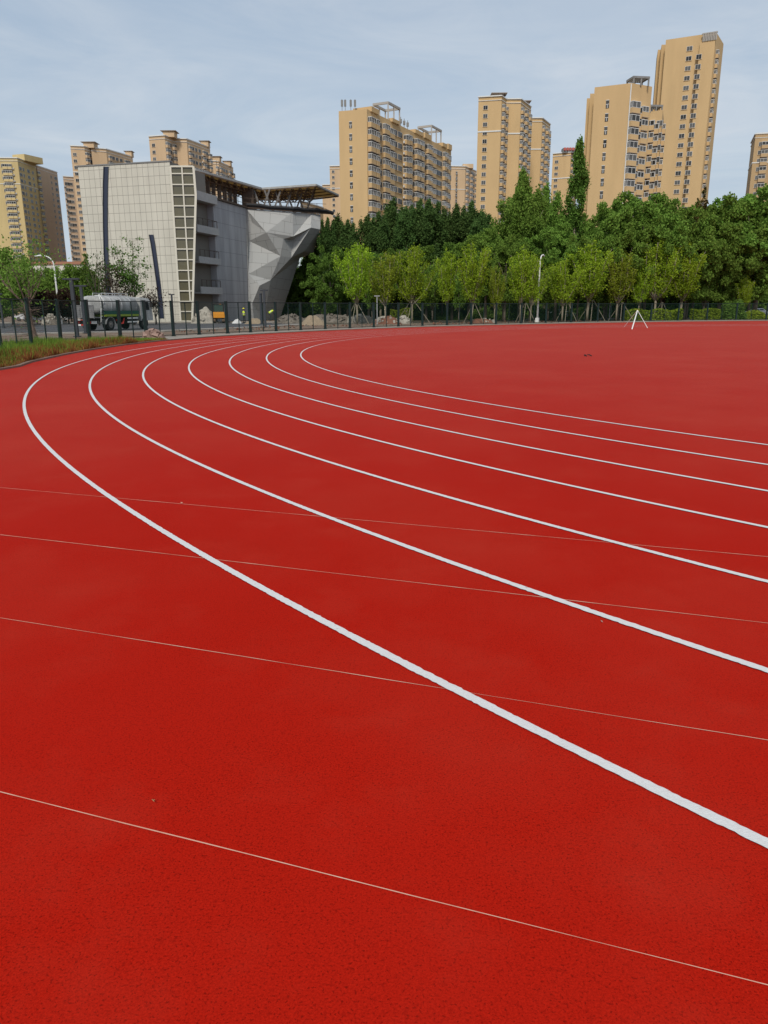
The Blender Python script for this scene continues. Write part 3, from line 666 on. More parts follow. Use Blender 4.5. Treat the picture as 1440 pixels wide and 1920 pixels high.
for k, y0 in enumerate(ys):
    v0 = (y0-312)/290; mb.beam(on_plane(Lx(v0), y0, Ys+.01), on_plane(Rx(v0), y0, Ys+.01), .13, .13 if k else .2)
gz = gl.build('glazed_strip', M_olive, hall); 
mb.build('mullions', mat('cream_frame_paint', (.60, .57, .48), .6), gz)
# solid behind the strip
mb = MB(); q = [on_plane(320, 313, Ys+.3), on_plane(362, 313, Ys+.3)]; q2 = [on_plane(339, 602, Ys+.3), on_plane(359.5, 602, Ys+.3)]
back = Vector((-1.5, 3, 0))
for f in ((q[0], q[1], q2[1], q2[0]), (q[0], q[0]+back, q[1]+back, q[1]), (q[1], q[1]+back, q2[1]+back, q2[1])): mb.poly(f)
mb.build('strip_core', M_concd, hall)
# grey side wall receding
Ya = 107.0; za = elev(402, 374); Yb = Ya*za/elev(461.5, 391); HS = HCAM+za*Ya
WA = PY(402, 374, Ya); WB = PY(461.5, 391, Yb); sdv = (WB-WA).to_2d().normalized(); snv = Vector((sdv.y, -sdv.x)); sang = math.atan2(sdv.y, sdv.x)
r = ray(366, 420); m_ = r.x/r.y; t_ = (m_*WA.y-WA.x)/(sdv.x-m_*sdv.y); W0 = WA.to_2d()+sdv*t_
Ltot = (WB.to_2d()-W0).length; LA = (WA.to_2d()-W0).length
hl = hall.location.to_2d()
mb = MB(); mb.bx(LA-.5, Ltot+.2, 0, 12, 0, HS); mb.build('side_wall', M_side, hall, loc=(W0.x-hl.x, W0.y-hl.y, 0), rz=sang)
mb = MB(); mb.bx(.2, LA-.51, 1.4, 2.6, 0, HS-.1); mb.build('recessed_wall', mat('recess_render', (.30, .30, .305), .9, noise=.2), hall, loc=(W0.x-hl.x, W0.y-hl.y, 0), rz=sang)
M_bal = mat('balcony_concrete', (.42, .42, .41), .85, noise=.15)
def hz(x, y):   # height on side-wall plane at px
    r = ray(x, y); m = r.x/r.y; tt = (m*W0.y-W0.x)/(sdv.x-m*sdv.y); P = W0+sdv*tt; return HCAM+P.y*r.z/r.y
for yt, yb_, rail in ((363.5, 380, 0), (425, 438.5, 1), (482.5, 494.5, 1), (538, 551, 1)):
    z1, z0 = hz(385, yt), hz(385, yb_); mb = MB(); mb.bx(-.35, LA-.05, -.45, 1.39, z0, z0+.2); mb.bx(-.35, LA-.05, -.45, -.28, z0+.2, z1); mb.bx(LA-.22, LA-.05, -.28, 1.39, z0+.2, z1)
    bal = mb.build('balcony', M_bal, hall, loc=(W0.x-hl.x, W0.y-hl.y, 0), rz=sang)
    if rail:
        mb = MB(); x1 = LA-.4
        for x in np.linspace(.1, x1, 5): mb.box((x, -.36, z1+.42), (.06, .06, .84))
        for y in (.2, .8): mb.box((x1, y, z1+.42), (.06, .06, .84))
        mb.bx(.07, x1+.03, -.39, -.33, z1+.84, z1+.90); mb.bx(x1-.03, x1+.03, -.33, 1.2, z1+.84, z1+.90); mb.build('railing', mat('rust_brown_steel', (.09, .065, .05), .7), bal)
# faceted climbing wall
S3 = .22917
def fv(x, y, Y): return PY(340+x*S3, 280+y*S3, Y)-hall.location
Yf = Yb
V3 = dict(a=(530, 485, 0), c=(910, 515, 1.5), d=(1065, 525, 4.5), e=(1140, 535, 5.8), g=(695, 680, -.5), f=(555, 750, .7), f0=(580, 600, .3), h=(915, 712, 1.2), i=(1060, 640, 2.4), j=(1135, 655, 4.2),
          k=(1080, 847, 7.5), l=(1005, 835, 4.4), m=(900, 885, 2.4), n=(905, 745, 2.6), o=(835, 733, .8), p=(812, 873, .9), q=(550, 1020, -.8), r=(730, 1070, .65), s=(640, 1115, -.9), t=(580, 1262, -1.2),
          u=(672, 1335, 1.6), v=(800, 1335, 6.0), x=(970, 890, 7.0), y=(548, 1335, -1.2), z=(590, 1335, -1.2))
VV = {k: fv(a, b, Yf+c) for k, (a, b, c) in V3.items()}
VV['w0'] = Vector((VV['a'].x, VV['a'].y, 0))
for kk in ('y', 'z', 'u', 'v'): VV[kk].z = 0
names = list(VV); mb = MB(); mb.v = [tuple(VV[k]) for k in names]; ix = {k: i for i, k in enumerate(names)}
fac = ['a f f0', 'a f0 f g', 'a g c', 'c g h', 'c h d', 'd h i', 'd i j e', 'i l k j', 'g o n h', 'h n i', 'i n m', 'i m l', 'g p o', 'f p g', 'f q p', 'p q r', 'q s r', 'q t s', 'q y t', 'y z t', 's t u r', 't z u', 'o p m n', 'p r u v x m', 'm x l', 'l x k']
for f in fac:
    mb.f.append(tuple(ix[c] for c in f.split())); mb.m.append(0)
mb.f = [f for f in mb.f if len(set(f)) == len(f)]
# facet a-f0-f-g: use two triangles
mb.f[1] = (ix['a'], ix['f0'], ix['g']); mb.f.append((ix['f0'], ix['f'], ix['g'])); mb.m.append(0)
mb.f.append((ix['a'], ix['w0'], ix['y'])); mb.m.append(0); mb.f.append((ix['a'], ix['y'], ix['q'])); mb.m.append(0); mb.f.append((ix['a'], ix['q'], ix['f'])); mb.m.append(0)
bk = Vector((-3.2, 11, 0)); per = ['a', 'c', 'd', 'e', 'j', 'k', 'x', 'v', 'u', 'z', 'y', 'w0']
i0 = len(mb.v); mb.v += [tuple(VV[k]+bk) for k in per]
for n_ in range(len(per)):
    n2 = (n_+1) % len(per); mb.f.append((ix[per[n_]], i0+n_, i0+n2, ix[per[n2]])); mb.m.append(0)
mb.f.append(tuple(range(i0, i0+len(per)))); mb.m.append(0)
def facetmat():
    m = bpy.data.materials.new('grey_facet_panels'); m.use_nodes = True; t = m.node_tree; p = t.nodes['Principled BSDF']; N = t.nodes.new
    uv = N('ShaderNodeUVMap'); b = N('ShaderNodeTexBrick'); b.offset = .4; b.offset_frequency = 2
    b.inputs['Color1'].default_value = (.35, .352, .34, 1); b.inputs['Color2'].default_value = (.34, .345, .335, 1); b.inputs['Mortar'].default_value = (.15, .15, .14, 1)
    b.inputs['Scale'].default_value = 1; b.inputs['Brick Width'].default_value = 2.3; b.inputs['Row Height'].default_value = 1.6; b.inputs['Mortar Size'].default_value = .022
    n = N('ShaderNodeTexNoise'); n.inputs['Scale'].default_value = .5
    h = N('ShaderNodeHueSaturation'); r = N('ShaderNodeMapRange'); r.inputs[3].default_value = .92; r.inputs[4].default_value = 1.06
    c = N('ShaderNodeTexCoord'); t.links.new(c.outputs['Object'], n.inputs[0]); t.links.new(n.outputs[0], r.inputs[0]); t.links.new(r.outputs[0], h.inputs['Value'])
    t.links.new(uv.outputs[0], b.inputs[0]); t.links.new(b.outputs['Color'], h.inputs['Color']); t.links.new(h.outputs[0], p.inputs['Base Color']); p.inputs['Roughness'].default_value = .75
    return m
cw = mb.build('climbing_wall', facetmat(), hall)
import bmesh
bm = bmesh.new(); bm.from_mesh(cw.data); bmesh.ops.triangulate(bm, faces=[f for f in bm.faces if len(f.verts) > 3]); bmesh.ops.recalc_face_normals(bm, faces=bm.faces)
uvl = bm.loops.layers.uv.new('UVMap')
for f in bm.faces:
    n_ = f.normal; ax = Vector((0, 0, 1)).cross(n_)
    if ax.length < .1: ax = Vector((1, 0, 0))
    ax.normalize(); ay = n_.cross(ax); tl = .35*math.sin(f.normal.x*9+f.normal.z*7)
    tl *= .4; ax, ay = ax*math.cos(tl)+ay*math.sin(tl), ay*math.cos(tl)-ax*math.sin(tl)
    for l in f.loops: l[uvl].uv = (l.vert.co.dot(ax)+f.normal.x*3, l.vert.co.dot(ay)+f.normal.z*3)
bm.to_mesh(cw.data); bm.free()
# roof deck edge, railings and columns
M_brown = mat('brown_steel', (.10, .07, .05), .7, noise=.3); M_black = mat('black_rubber', (.015, .015, .016), .7)
A_ = VV['a']; E_ = VV['e']; C_ = VV['c']; D_ = VV['d']; hz0 = HS
mb = MB(); w0l = W0-hl
edge3 = [Vector((WA.x-hl.x, WA.y-hl.y, HS)), Vector((WB.x-hl.x, WB.y-hl.y, HS)), C_, D_, E_+Vector((1.4, .6, .1))]
for p_, q_ in zip(edge3, edge3[1:]):
    mb.beam(p_+Vector((0, 0, .16)), q_+Vector((0, 0, .16)), .5, .22)
mb.build('deck_edge', M_brown, hall)
mb = MB(); e4 = edge3[1:]
pts = []
for p_, q_ in zip(e4, e4[1:]): pts += [p_.lerp(q_, k/4)+Vector((.1, -.15, .45+.06*math.sin(k*2.1))) for k in range(4)]
mb.tube(pts+[e4[-1]+Vector((.5, 0, .15))], .28, 6); mb.build('rolled_covers', M_black, hall)
mb = MB()
for p_, q_ in zip(edge3, edge3[1:]):
    L = (q_-p_).length; n = max(2, int(L/1.3))
    for k in range(n): c = p_.lerp(q_, k/n)+Vector((-.6, .5, 0)); mb.tube([c, c+Vector((0, 0, 1.6))], .035, 4)
    for z in (.9, 1.55): mb.beam(p_+Vector((-.6, .5, z)), q_+Vector((-.6, .5, z)), .05, .05)
mb.build('roof_railing', M_brown, hall)
# canopy
ZC = 19.1
def c3(x, y, z=ZC): return PH(340+x*S3, 280+y*S3, z)-hall.location
n1, n2, n3, n4 = c3(115, 168), c3(660, 325), c3(1100, 294), c3(1285, 378)
b3, b2, b1 = c3(1080, 402), c3(640, 408), c3(120, 258)
b1 = n1+(b1-n1)*1
M_can = mat('tan_canopy_sheet', (.46, .36, .20), .8, noise=.3, nscale=.4)
_t = M_can.node_tree; _p = _t.nodes['Principled BSDF']; _m = _t.nodes.new('ShaderNodeMixShader'); _tr = _t.nodes.new('ShaderNodeBsdfTranslucent'); _m.inputs[0].default_value = .5
_o = [n for n in _t.nodes if n.type == 'OUTPUT_MATERIAL'][0]; _tr.inputs[0].default_value = (.5, .38, .2, 1); _t.links.new(_p.outputs[0], _m.inputs[1]); _t.links.new(_tr.outputs[0], _m.inputs[2]); _t.links.new(_m.outputs[0], _o.inputs[0])
M_truss = mat('rusty_truss_steel', (.20, .13, .08), .7, noise=.3)
for nm, quad in (('canopy', (n1, n2, b2, b1)), ('canopy', (n2, n3, n4, b3, b2))):
    mb = MB(); mb.prism([(p.x, p.y) for p in quad], ZC, ZC+.05); cn = mb.build(nm, M_can, hall)
    tr = MB(); Q = quad if len(quad) == 4 else (quad[0], quad[1], quad[2], quad[4]); nn, mm = (9, 3) if len(quad) == 4 else (7, 4)
    if len(quad) == 5: Q = (n2, n3, b3, b2)
    gp = lambda i, j, dz: (Q[0].lerp(Q[1], i/nn)).lerp(Q[3].lerp(Q[2], i/nn), j/mm)+Vector((0, 0, dz-ZC+ZC))
    def gpt(i, j, dz): p_ = Q[0].lerp(Q[1], i/nn).lerp(Q[3].lerp(Q[2], i/nn), j/mm); return Vector((p_.x, p_.y, ZC+dz))
    for i in range(nn+1):
        for j in range(mm): tr.beam(gpt(i, j, -.12), gpt(i, j+1, -.12), .12, .16)
    for j in range(mm+1):
        for i in range(nn): tr.beam(gpt(i, j, -.12), gpt(i+1, j, -.12), .16, .2)
    for i in range(nn):
        for j in range(mm):
            c = (gpt(i, j, -.75)+gpt(i+1, j+1, -.75))/2
            for (a_, b_) in ((i, j), (i+1, j), (i, j+1), (i+1, j+1)): tr.tube([gpt(a_, b_, -.12), c], .075, 4)
            if i < nn-1: tr.tube([c, (gpt(i+1, j, -.75)+gpt(i+2, j+1, -.75))/2], .05, 4)
    if len(quad) == 5:
        for k in range(5): tr.beam(Vector((*(n3.lerp(b3, k/4)).to_2d(), ZC-.12)), Vector((*(n3.lerp(n4, k/4)).to_2d(), ZC-.12)), .1, .14)
        tr.beam(Vector((*n3.to_2d(), ZC-.12)), Vector((*n4.to_2d(), ZC-.12)), .12, .2); tr.beam(Vector((*n4.to_2d(), ZC-.12)), Vector((*b3.to_2d(), ZC-.12)), .12, .2)
    tr.build('truss', M_truss, cn)
    fa = MB(); P_ = [Vector((*p.to_2d(), ZC+.05)) for p in quad]
    fa.beam(P_[0]+Vector((0, -.1, 0)), P_[1]+Vector((0, -.1, 0)), .10, .26)
    if len(quad) == 5: fa.beam(P_[1]+Vector((.05, -.1, 0)), P_[2]+Vector((.05, -.1, 0)), .10, .22)
    fa.build('fascia', mat('weathered_white_fascia', (.42, .42, .40), .7, noise=.3), cn)
# columns and raking struts under the canopies
mb = MB()
for k in range(6):
    p_ = edge3[0].lerp(edge3[1], .12+.17*k)+Vector((-1.6, 1.2, 0)); mb.box((p_.x, p_.y, (HS+ZC)/2-.1), (.45, .45, ZC-HS-.1))
mb.build('columns', M_brown, hall)
mb = MB()
for k in range(5):
    p_ = edge3[1].lerp(edge3[3], .30+.17*k)+Vector((-.9, 1.6, 0)); 
    for s_ in (-1, 1): mb.beam(p_, p_+Vector((s_*1.2, .6, ZC-HS-.2)), .2, .2)
mb.build('raking_struts', mat('grey_steel_struts', (.17, .16, .15), .6), hall)
mb = MB(); p_ = edge3[1]+Vector((-1, 2.5, 0)); mb.bx(p_.x, p_.x+1.7, p_.y, p_.y+3, HS, ZC-.2); mb.build('stair_head', M_brown, hall)

# ------------------------------------------------------------ trees
G_dk = leafmat('leaves_dark_green', (.075, .14, .025), (.165, .26, .052), (.115, .20, .037))
G_md = leafmat('leaves_mid_green', (.095, .18, .028), (.215, .33, .066), (.15, .255, .045))
G_yg = leafmat('leaves_fresh_yellow_green', (.18, .29, .018), (.37, .50, .05), (.27, .39, .03), trans=.4)
G_ol = leafmat('leaves_olive_green', (.16, .22, .02), (.32, .37, .045), (.23, .295, .03), trans=.35)
G_pop = leafmat('leaves_poplar_green', (.055, .105, .030), (.12, .185, .055), (.08, .145, .04))
G_rd = leafmat('leaves_purple_brown', (.035, .022, .018), (.085, .055, .035), (.055, .035, .025))
G_mix = leafmat('leaves_green_and_reddish', (.08, .05, .03), (.07, .14, .03), (.06, .11, .025))
G_lime = leafmat('hedge_leaves_lime', (.11, .17, .012), (.25, .31, .03), (.18, .24, .02), trans=.2)
def wobble(d, k): return 1+.22*math.sin(3*d[0]+k)+.18*math.sin(4*d[1]+2.1*k)+.15*math.sin(5*d[2]+.7*k)
def crown_round(H, R, zb, ncl, nl, size, seed, squash=1.0, rcl=(.8, 1.5), zst=.85):
    g = np.random.default_rng(seed); out = []
    zc = (H+zb)/2; hz_ = (H-zb)/2
    for k in range(ncl):
        d = g.normal(size=3); d /= np.linalg.norm(d); u = (.30+.70*g.random()**.5)
        if d[2] < -.2: u *= .9
        c = np.array([d[0]*R*u, d[1]*R*u, zc+d[2]*hz_*u])*1.0
        c[:2] *= wobble(d, seed) ; rc = g.uniform(*rcl); n = int(nl/ncl*(rc/np.mean(rcl))**2)
        q = g.normal(size=(n, 3)); q /= np.linalg.norm(q, axis=1)[:, None]; q *= (g.random(n)**.5)[:, None]*rc; q[:, 2] *= zst
        q[:, 2] -= .12*(q[:, 0]**2+q[:, 1]**2)/rc
        out.append(c+q)
    return leaves(np.concatenate(out), size)
def crown_spires(H, R, zb, ns, nl, size, seed, narrow=.5):
    g = np.random.default_rng(seed); out = []
    for k in range(ns):
        a = g.random()*6.28; rr = R*math.sqrt(g.random())*(0 if k == 0 else 1); h = H*(1-.30*(rr/max(R, .1))**1.5)*(1-.12*g.random()); h = H if k == 0 else h
        n = nl//ns; z0 = zb+g.random()*.15*(H-zb); t = g.random(n)**.9; z = z0+(h-z0)*t
        wd = narrow*(.10+np.sin(np.clip(t*.88+.10, 0, 1)*math.pi)**.5)*(1+.30*np.sin(z*2.3+k)+.22*np.sin(z*5.1+2*k)); th = g.random(n)*6.28; rad = wd*g.random(n)**.5
        out.append(np.stack([rr*math.cos(a)+rad*np.cos(th), rr*math.sin(a)+rad*np.sin(th), z], 1))
    return leaves(np.concatenate(out), size, up=.8)
def crown_column(H, R, zb, ncl, nl, size, seed, prof=1.0, bc=(.30, .75)):
    g = np.random.default_rng(seed); out = []
    for k in range(ncl):
        t = g.random()**.9; z = zb+(H-zb)*t; w_ = R*min(1, (t*4+.35))*(1-max(0, (t-.5)/.5)**(2.3*prof)*.9)*(.8+.2*math.sin(z*1.9+seed))
        a = g.random()*6.28; r = w_*(.25+.75*g.random()**.5); n = nl//ncl
        out.append(np.array([r*math.cos(a), r*math.sin(a), z])+g.normal(size=(n, 3))*np.array([bc[0], bc[0], bc[1]])*(1.15-.6*t))
    return leaves(np.concatenate(out), size, up=.7)
def limb(p0, p1, bend, n=5, g=None):
    p0 = Vector(p0); p1 = Vector(p1); L = []
    for k in range(n+1):
        t = k/n; p = p0.lerp(p1, t); b = math.sin(t*math.pi)*bend; L.append(p+Vector((b*math.cos(p1.x*7), b*math.sin(p1.y*5), b*.4)))
    return L
def crown_young(H, R, h0, nb, nl, size, seed):
    g = random.Random(seed); rg = np.random.default_rng(seed); wood = MB(); out = []
    wood.tube([(0, 0, 0), (.03, 0, h0*.5), (0, .02, h0), (.02, 0, h0+.25)], [.13, .11, .13, .09], 7)
    for k in range(nb):
        a = 6.28*k/nb+g.uniform(-.4, .4); rr = R*g.uniform(.15, .95); hh = H*(1-.16*(rr/R)**2)*g.uniform(.78, 1.0)
        if k == 0: rr = .1*R; hh = H
        tip = (rr*math.cos(a), rr*math.sin(a), hh); L = limb((0, 0, h0), tip, -.12*rr, 6)
        L = [p+Vector((math.cos(a), math.sin(a), 0))*(.06*R*math.sin(min(1, j/6*1.2)*math.pi)) for j, p in enumerate(L)]
        wood.tube(L, [.06*(1-j/7)+.012 for j in range(7)], 5)
        for j in range(6):
            sub = 3
            for q in range(sub):
                t = (j+.5)/6
                if t < .2: continue
                pj = L[j].lerp(L[j+1], g.random()); dr = Vector((g.gauss(0, 1), g.gauss(0, 1), g.uniform(.1, 1.1))).normalized()*g.uniform(.3, .9)*(1.0-.62*t)*R*.42
                e = pj+dr; wood.tube([pj, (pj+e)/2+Vector((0, 0, .05)), e], [.014, .01, .005], 3)
                n = int(nl/(nb*6*sub)); tt = rg.random(n)*1.15+.1; base = np.array(pj)[None]+np.array(dr)[None]*tt[:, None]
                out.append(base+rg.normal(size=(n, 3))*np.array([.19, .19, .26]))
    return leaves(np.concatenate(out), size, up=.3), wood
def tree(label, loc, V, mat_, wood, woodmat, name='tree', group=None, rz=0, cat='tree'):
    t = thing(name, label, cat, loc, rz, group); me = npmesh('crown', V, len(V)//4, mat_); link('crown', me, t)
    wood.build('trunk', woodmat, t, smooth=True); return t
def trunkmesh(h, r, H, R, seed, n=7):
    g = random.Random(seed); mb = MB(); mb.tube([(0, 0, -.1), (.05, 0, h*.5), (0, .05, h), (.1, .1, H*.7)], [r*1.2, r, r*.85, r*.3], 8)
    for k in range(n):
        a = 6.28*k/n+g.uniform(-.4, .4); z0 = h+(H-h)*g.uniform(-.05, .35); mb.tube(limb((0, 0, z0), (R*.7*math.cos(a), R*.7*math.sin(a), z0+(H-z0)*g.uniform(.35, .7)), .3), [r*.5, r*.42, r*.34, r*.25, r*.16, r*.07], 5)
    return mb
MASTER = {}
_fx = [p[0] for p in FP]; _fy = [p.y for p in FW]
def FY(px): return float(np.interp(px, _fx, _fy))
def put(kind, label, px, ytop, Y, scale_w=1.0, group=None, rz=None, cat='tree'):
    """a tree of the given kind whose top reaches photo row ytop at column px, at depth Y"""
    if px > 640: Y = max(Y, FY(px)+(5 if kind.startswith('young') else 9))
    Ht = HCAM+elev(px, ytop)*Y; x = gx(px, Y)+(elev(px, ytop)*Y)*0; P = PY(px, ytop, Y); loc = (P.x, Y, 0)
    if kind not in MASTER:
        spec = KINDS[kind]; V, wood, m_, wm, H0, nm = spec(); t = tree(label, (0, 0, 0), V, m_, wood, wm, nm, group, cat=cat); MASTER[kind] = (t, H0); r = t
    else:
        r = dup(MASTER[kind][0], (0, 0, 0), 0, label, group=group); r['category'] = cat
        if group is None and 'group' in r: del r['group']
    s = Ht/MASTER[kind][1]; r.location = loc; r.rotation_euler = (0, 0, random.uniform(0, 6.28) if rz is None else rz); r.scale = (s*scale_w*random.uniform(.84, 1.18), s*scale_w*random.uniform(.84, 1.18), s)
    return r
KINDS = {
 'broad_a': lambda: (crown_round(14, 5.2, 2.6, 150, 27000, .27, 3, rcl=(.55, 1.05)), trunkmesh(3, .25, 14, 5, 1), G_md, M_bark, 14.6, 'broadleaf_tree'),
 'broad_b': lambda: (crown_round(14, 4.6, 2.2, 135, 25000, .27, 9, rcl=(.55, 1.05)), trunkmesh(3, .25, 14, 4.4, 2), G_md, M_bark, 14.6, 'broadleaf_tree'),
 'broad_c': lambda: (crown_round(15, 5.6, 2.0, 150, 27000, .29, 21, rcl=(.6, 1.1)), trunkmesh(3, .3, 15, 5, 3), G_dk, M_bark, 15.6, 'broadleaf_tree'),
 'dark_droop': lambda: (crown_round(12, 4.4, .8, 120, 22000, .25, 31, rcl=(.5, .95)), trunkmesh(2.2, .2, 12, 4, 4), G_dk, M_bark, 12.5, 'broadleaf_tree'),
 'poplars': lambda: (np.concatenate([crown_round(17.4, 2.9, 2.2, 110, 23000, .25, 5, rcl=(.45, .85), zst=1.7)]+[crown_column(18.8*f, .75, 12.5, 16, 1500, .25, 5+k, .9, (.28, .6))+np.array([dx, dy, 0]) for k, (f, dx, dy) in enumerate(((1, 0, 0), (.95, 1.4, .5), (.92, -1.3, .6), (.88, .5, -1.6), (.9, -2.0, -.4)))]), trunkmesh(3, .22, 18, 1.6, 5), G_pop, M_barkl, 19, 'poplar_tree'),
 'poplars_b': lambda: (np.concatenate([crown_round(17.6, 2.5, 2.2, 100, 22000, .25, 15, rcl=(.45, .85), zst=1.7)]+[crown_column(18.8*f, .7, 13, 14, 1400, .25, 15+k, .9, (.28, .6))+np.array([dx, dy, 0]) for k, (f, dx, dy) in enumerate(((1, .3, 0), (.93, 1.5, .5), (.96, -1.0, -.6), (.9, .2, 1.5)))]), trunkmesh(3, .22, 18, 1.4, 6), G_pop, M_barkl, 19, 'poplar_tree'),
 'narrow': lambda: (crown_column(24.6, 1.75, 4, 90, 20000, .27, 8, 1.0, (.34, .8)), trunkmesh(4, .25, 23, .9, 7), G_dk, M_barkl, 25, 'poplar_tree'),
 'big': lambda: (np.concatenate([crown_round(17.5, 4.6, 4, 130, 20000, .30, 50, rcl=(.6, 1.15), zst=1.15)]+[crown_column(19.8*f, 2.6, 4.5*f, 55, 6500, .30, 44+k, .8, (.5, .85))+np.array([dx, dy, 0]) for k, (f, dx, dy) in enumerate(((1, .9, 0), (.95, -1.6, .5), (.93, 2.6, -.4), (.82, -3.6, .2), (.84, 4.2, 1), (.9, -.3, -2.2)))]), trunkmesh(6, .32, 20, 5, 8, 9), G_md, M_barkl, 20.6, 'broadleaf_tree'),
 'spiky': lambda: (crown_spires(17, 1.0, 11, 7, 1300, .30, 78, .35), trunkmesh(10, .16, 16, 1, 9), leafmat('leaves_rust_tipped', (.14, .07, .03), (.07, .10, .03)), M_bark, 17, 'thin_tree'),
}
for j, (R_, sd_, mt) in enumerate(((3.0, 1, 'G_yg'), (2.6, 2, 'G_yg'), (2.9, 3, 'G_ol'), (3.3, 4, 'G_yg'))):
    def mk(R_=R_, sd_=sd_, mt=mt):
        V, wd = crown_young(9, R_, 2.1, 13, 10000, .155, sd_); return V, wd, globals()[mt], M_barkl, 9, 'young_tree'
    KINDS['young%d' % j] = mk
# poplars and tall trees behind, left to right
PG = 'poplars in the dense row behind the young trees'
for px, y, Y, k, sc, lab in ((612, 408, 122, 'poplars_b', .9, 'leftmost poplar of the row, its top just right of the hall canopy'),
    (634, 402, 126, 'poplars', 1, 'poplar with spiky top in front of the blank orange gable end'),
    (655, 412, 118, 'poplars_b', 1, 'lower dark poplar below the right edge of the orange gable end'),
    (690, 402, 124, 'poplars', 1, 'poplar whose tip touches the lowest bays of the orange slab block'),
    (713, 396, 119, 'poplars_b', 1, 'poplar just left of the highest tips in the poplar row'),
    (738, 372, 125, 'poplars', 1, 'highest poplar of the row, in the middle of the orange slab block'),
    (764, 386, 121, 'poplars_b', 1, 'poplar directly right of the highest one in the row'),
    (788, 374, 126, 'poplars', .95, 'poplar reaching the lower windows below the right roof frame'),
    (808, 373, 120, 'poplars_b', 1.1, 'broad poplar near the right end of the orange slab block'),
    (832, 388, 127, 'poplars', .9, 'poplar at the right corner of the orange slab block'),
    (858, 382, 121, 'poplars_b', 1.1, 'pale-stemmed poplar in front of the pale peach block'),
    (884, 377, 126, 'poplars', .9, 'poplar at the left foot of the white-banded stepped tower'),
    (906, 398, 119, 'poplars_b', 1, 'poplar left of the big open-crowned tree')):
    put(k, lab, px, y, Y, sc, PG)
put('narrow', 'tall narrow dark poplar rising far above the other trees', 1088, 262, 112, .95)
put('big', 'big open-crowned tree in front of the stepped white-banded tower', 985, 316, 108, .82)
put('big', 'second open crown joined to the right of the big open-crowned tree', 1032, 345, 113, .62)
put('spiky', 'thin rust-tipped tree sticking up beside the foot of the tallest tower', 1322, 350, 112, 1)
put('spiky', 'small thin rust-tipped shoot left of the larger thin tree', 1309, 372, 110, .8)
# right-hand broadleaf masses
BG = 'broadleaf trees in the dense park belt'
for px, y, Y, k, sc, lab in ((1128, 378, 116, 'broad_a', .8, 'round green tree right against the narrow poplar'),
    (1152, 360, 108, 'broad_b', .8, 'round green tree in front of the slot-windowed orange block'),
    (1188, 350, 114, 'broad_a', .95, 'tall round tree under the lowest bays of the broad orange block'),
    (1226, 350, 109, 'broad_b', .95, 'round tree between the broad orange block and the tallest tower'),
    (1262, 364, 116, 'broad_a', .9, 'round tree below the two window columns of the tallest tower'),
    (1296, 374, 108, 'broad_b', .85, 'lower round tree at the right foot of the tallest tower'),
    (1342, 372, 117, 'broad_a', .85, 'round tree just right of the rust-tipped thin tree'),
    (1372, 352, 110, 'broad_b', .9, 'round tree against open sky, left of the far right block'),
    (1408, 346, 115, 'broad_a', 1, 'round tree in front of the far right block'),
    (1444, 336, 108, 'broad_b', 1.1, 'highest round tree, cut by the right edge of the view'),
    (915, 418, 100, 'broad_b', .9, 'bright round tree at the foot of the white-banded tower'),
    (952, 432, 97, 'broad_a', .75, 'bright round tree below the big open crown'),
    (1000, 440, 104, 'broad_c', .8, 'dark tree directly under the big open crown'),
    (1050, 408, 103, 'broad_b', .9, 'green tree left of the narrow poplar stem'),
    (1092, 430, 100, 'broad_a', .7, 'green tree right in front of the narrow poplar stem'),
    (1132, 424, 98, 'broad_b', .8, 'mid green tree behind the braced young tree'),
    (1172, 405, 101, 'broad_a', .8, 'mid green tree below the slot-windowed orange block'),
    (1215, 398, 104, 'broad_b', .8, 'mid green tree below the gap of the two right orange towers'),
    (1254, 402, 100, 'broad_a', .8, 'mid green tree below the tallest tower'),
    (1300, 408, 101, 'broad_c', .8, 'dark tree under the rust-tipped thin tree'),
    (1345, 404, 99, 'broad_b', .8, 'green tree left of the dark round bush'),
    (1385, 398, 104, 'broad_a', .8, 'green tree above the dark round bush'),
    (1426, 392, 100, 'broad_b', .8, 'green tree at the right edge in front of the highest round tree'),
    (600, 440, 128, 'broad_c', .95, 'dark tree tucked behind the leaning end of the climbing wall'),
    (563, 478, 150, 'broad_c', 1.0, 'dark tree glimpsed under the overhang of the climbing wall'),
    (618, 452, 104, 'dark_droop', .95, 'dark drooping tree next to the climbing wall'),
    (650, 478, 112, 'broad_c', .9, 'dark tree behind the leftmost young tree'),
    (583, 480, 136, 'broad_c', .9, 'low dark tree at the foot of the leaning climbing wall'),
    (700, 470, 108, 'broad_c', .9, 'dark tree behind the gap of the first two young trees'),
    (745, 462, 110, 'broad_c', .9, 'dark tree behind the olive young tree'),
    (800, 458, 108, 'broad_c', .9, 'dark tree behind the third young tree'),
    (850, 450, 111, 'broad_c', .9, 'dark tree behind the twin-spired young tree')):
    put(k, lab, px, y, Y, sc, BG)
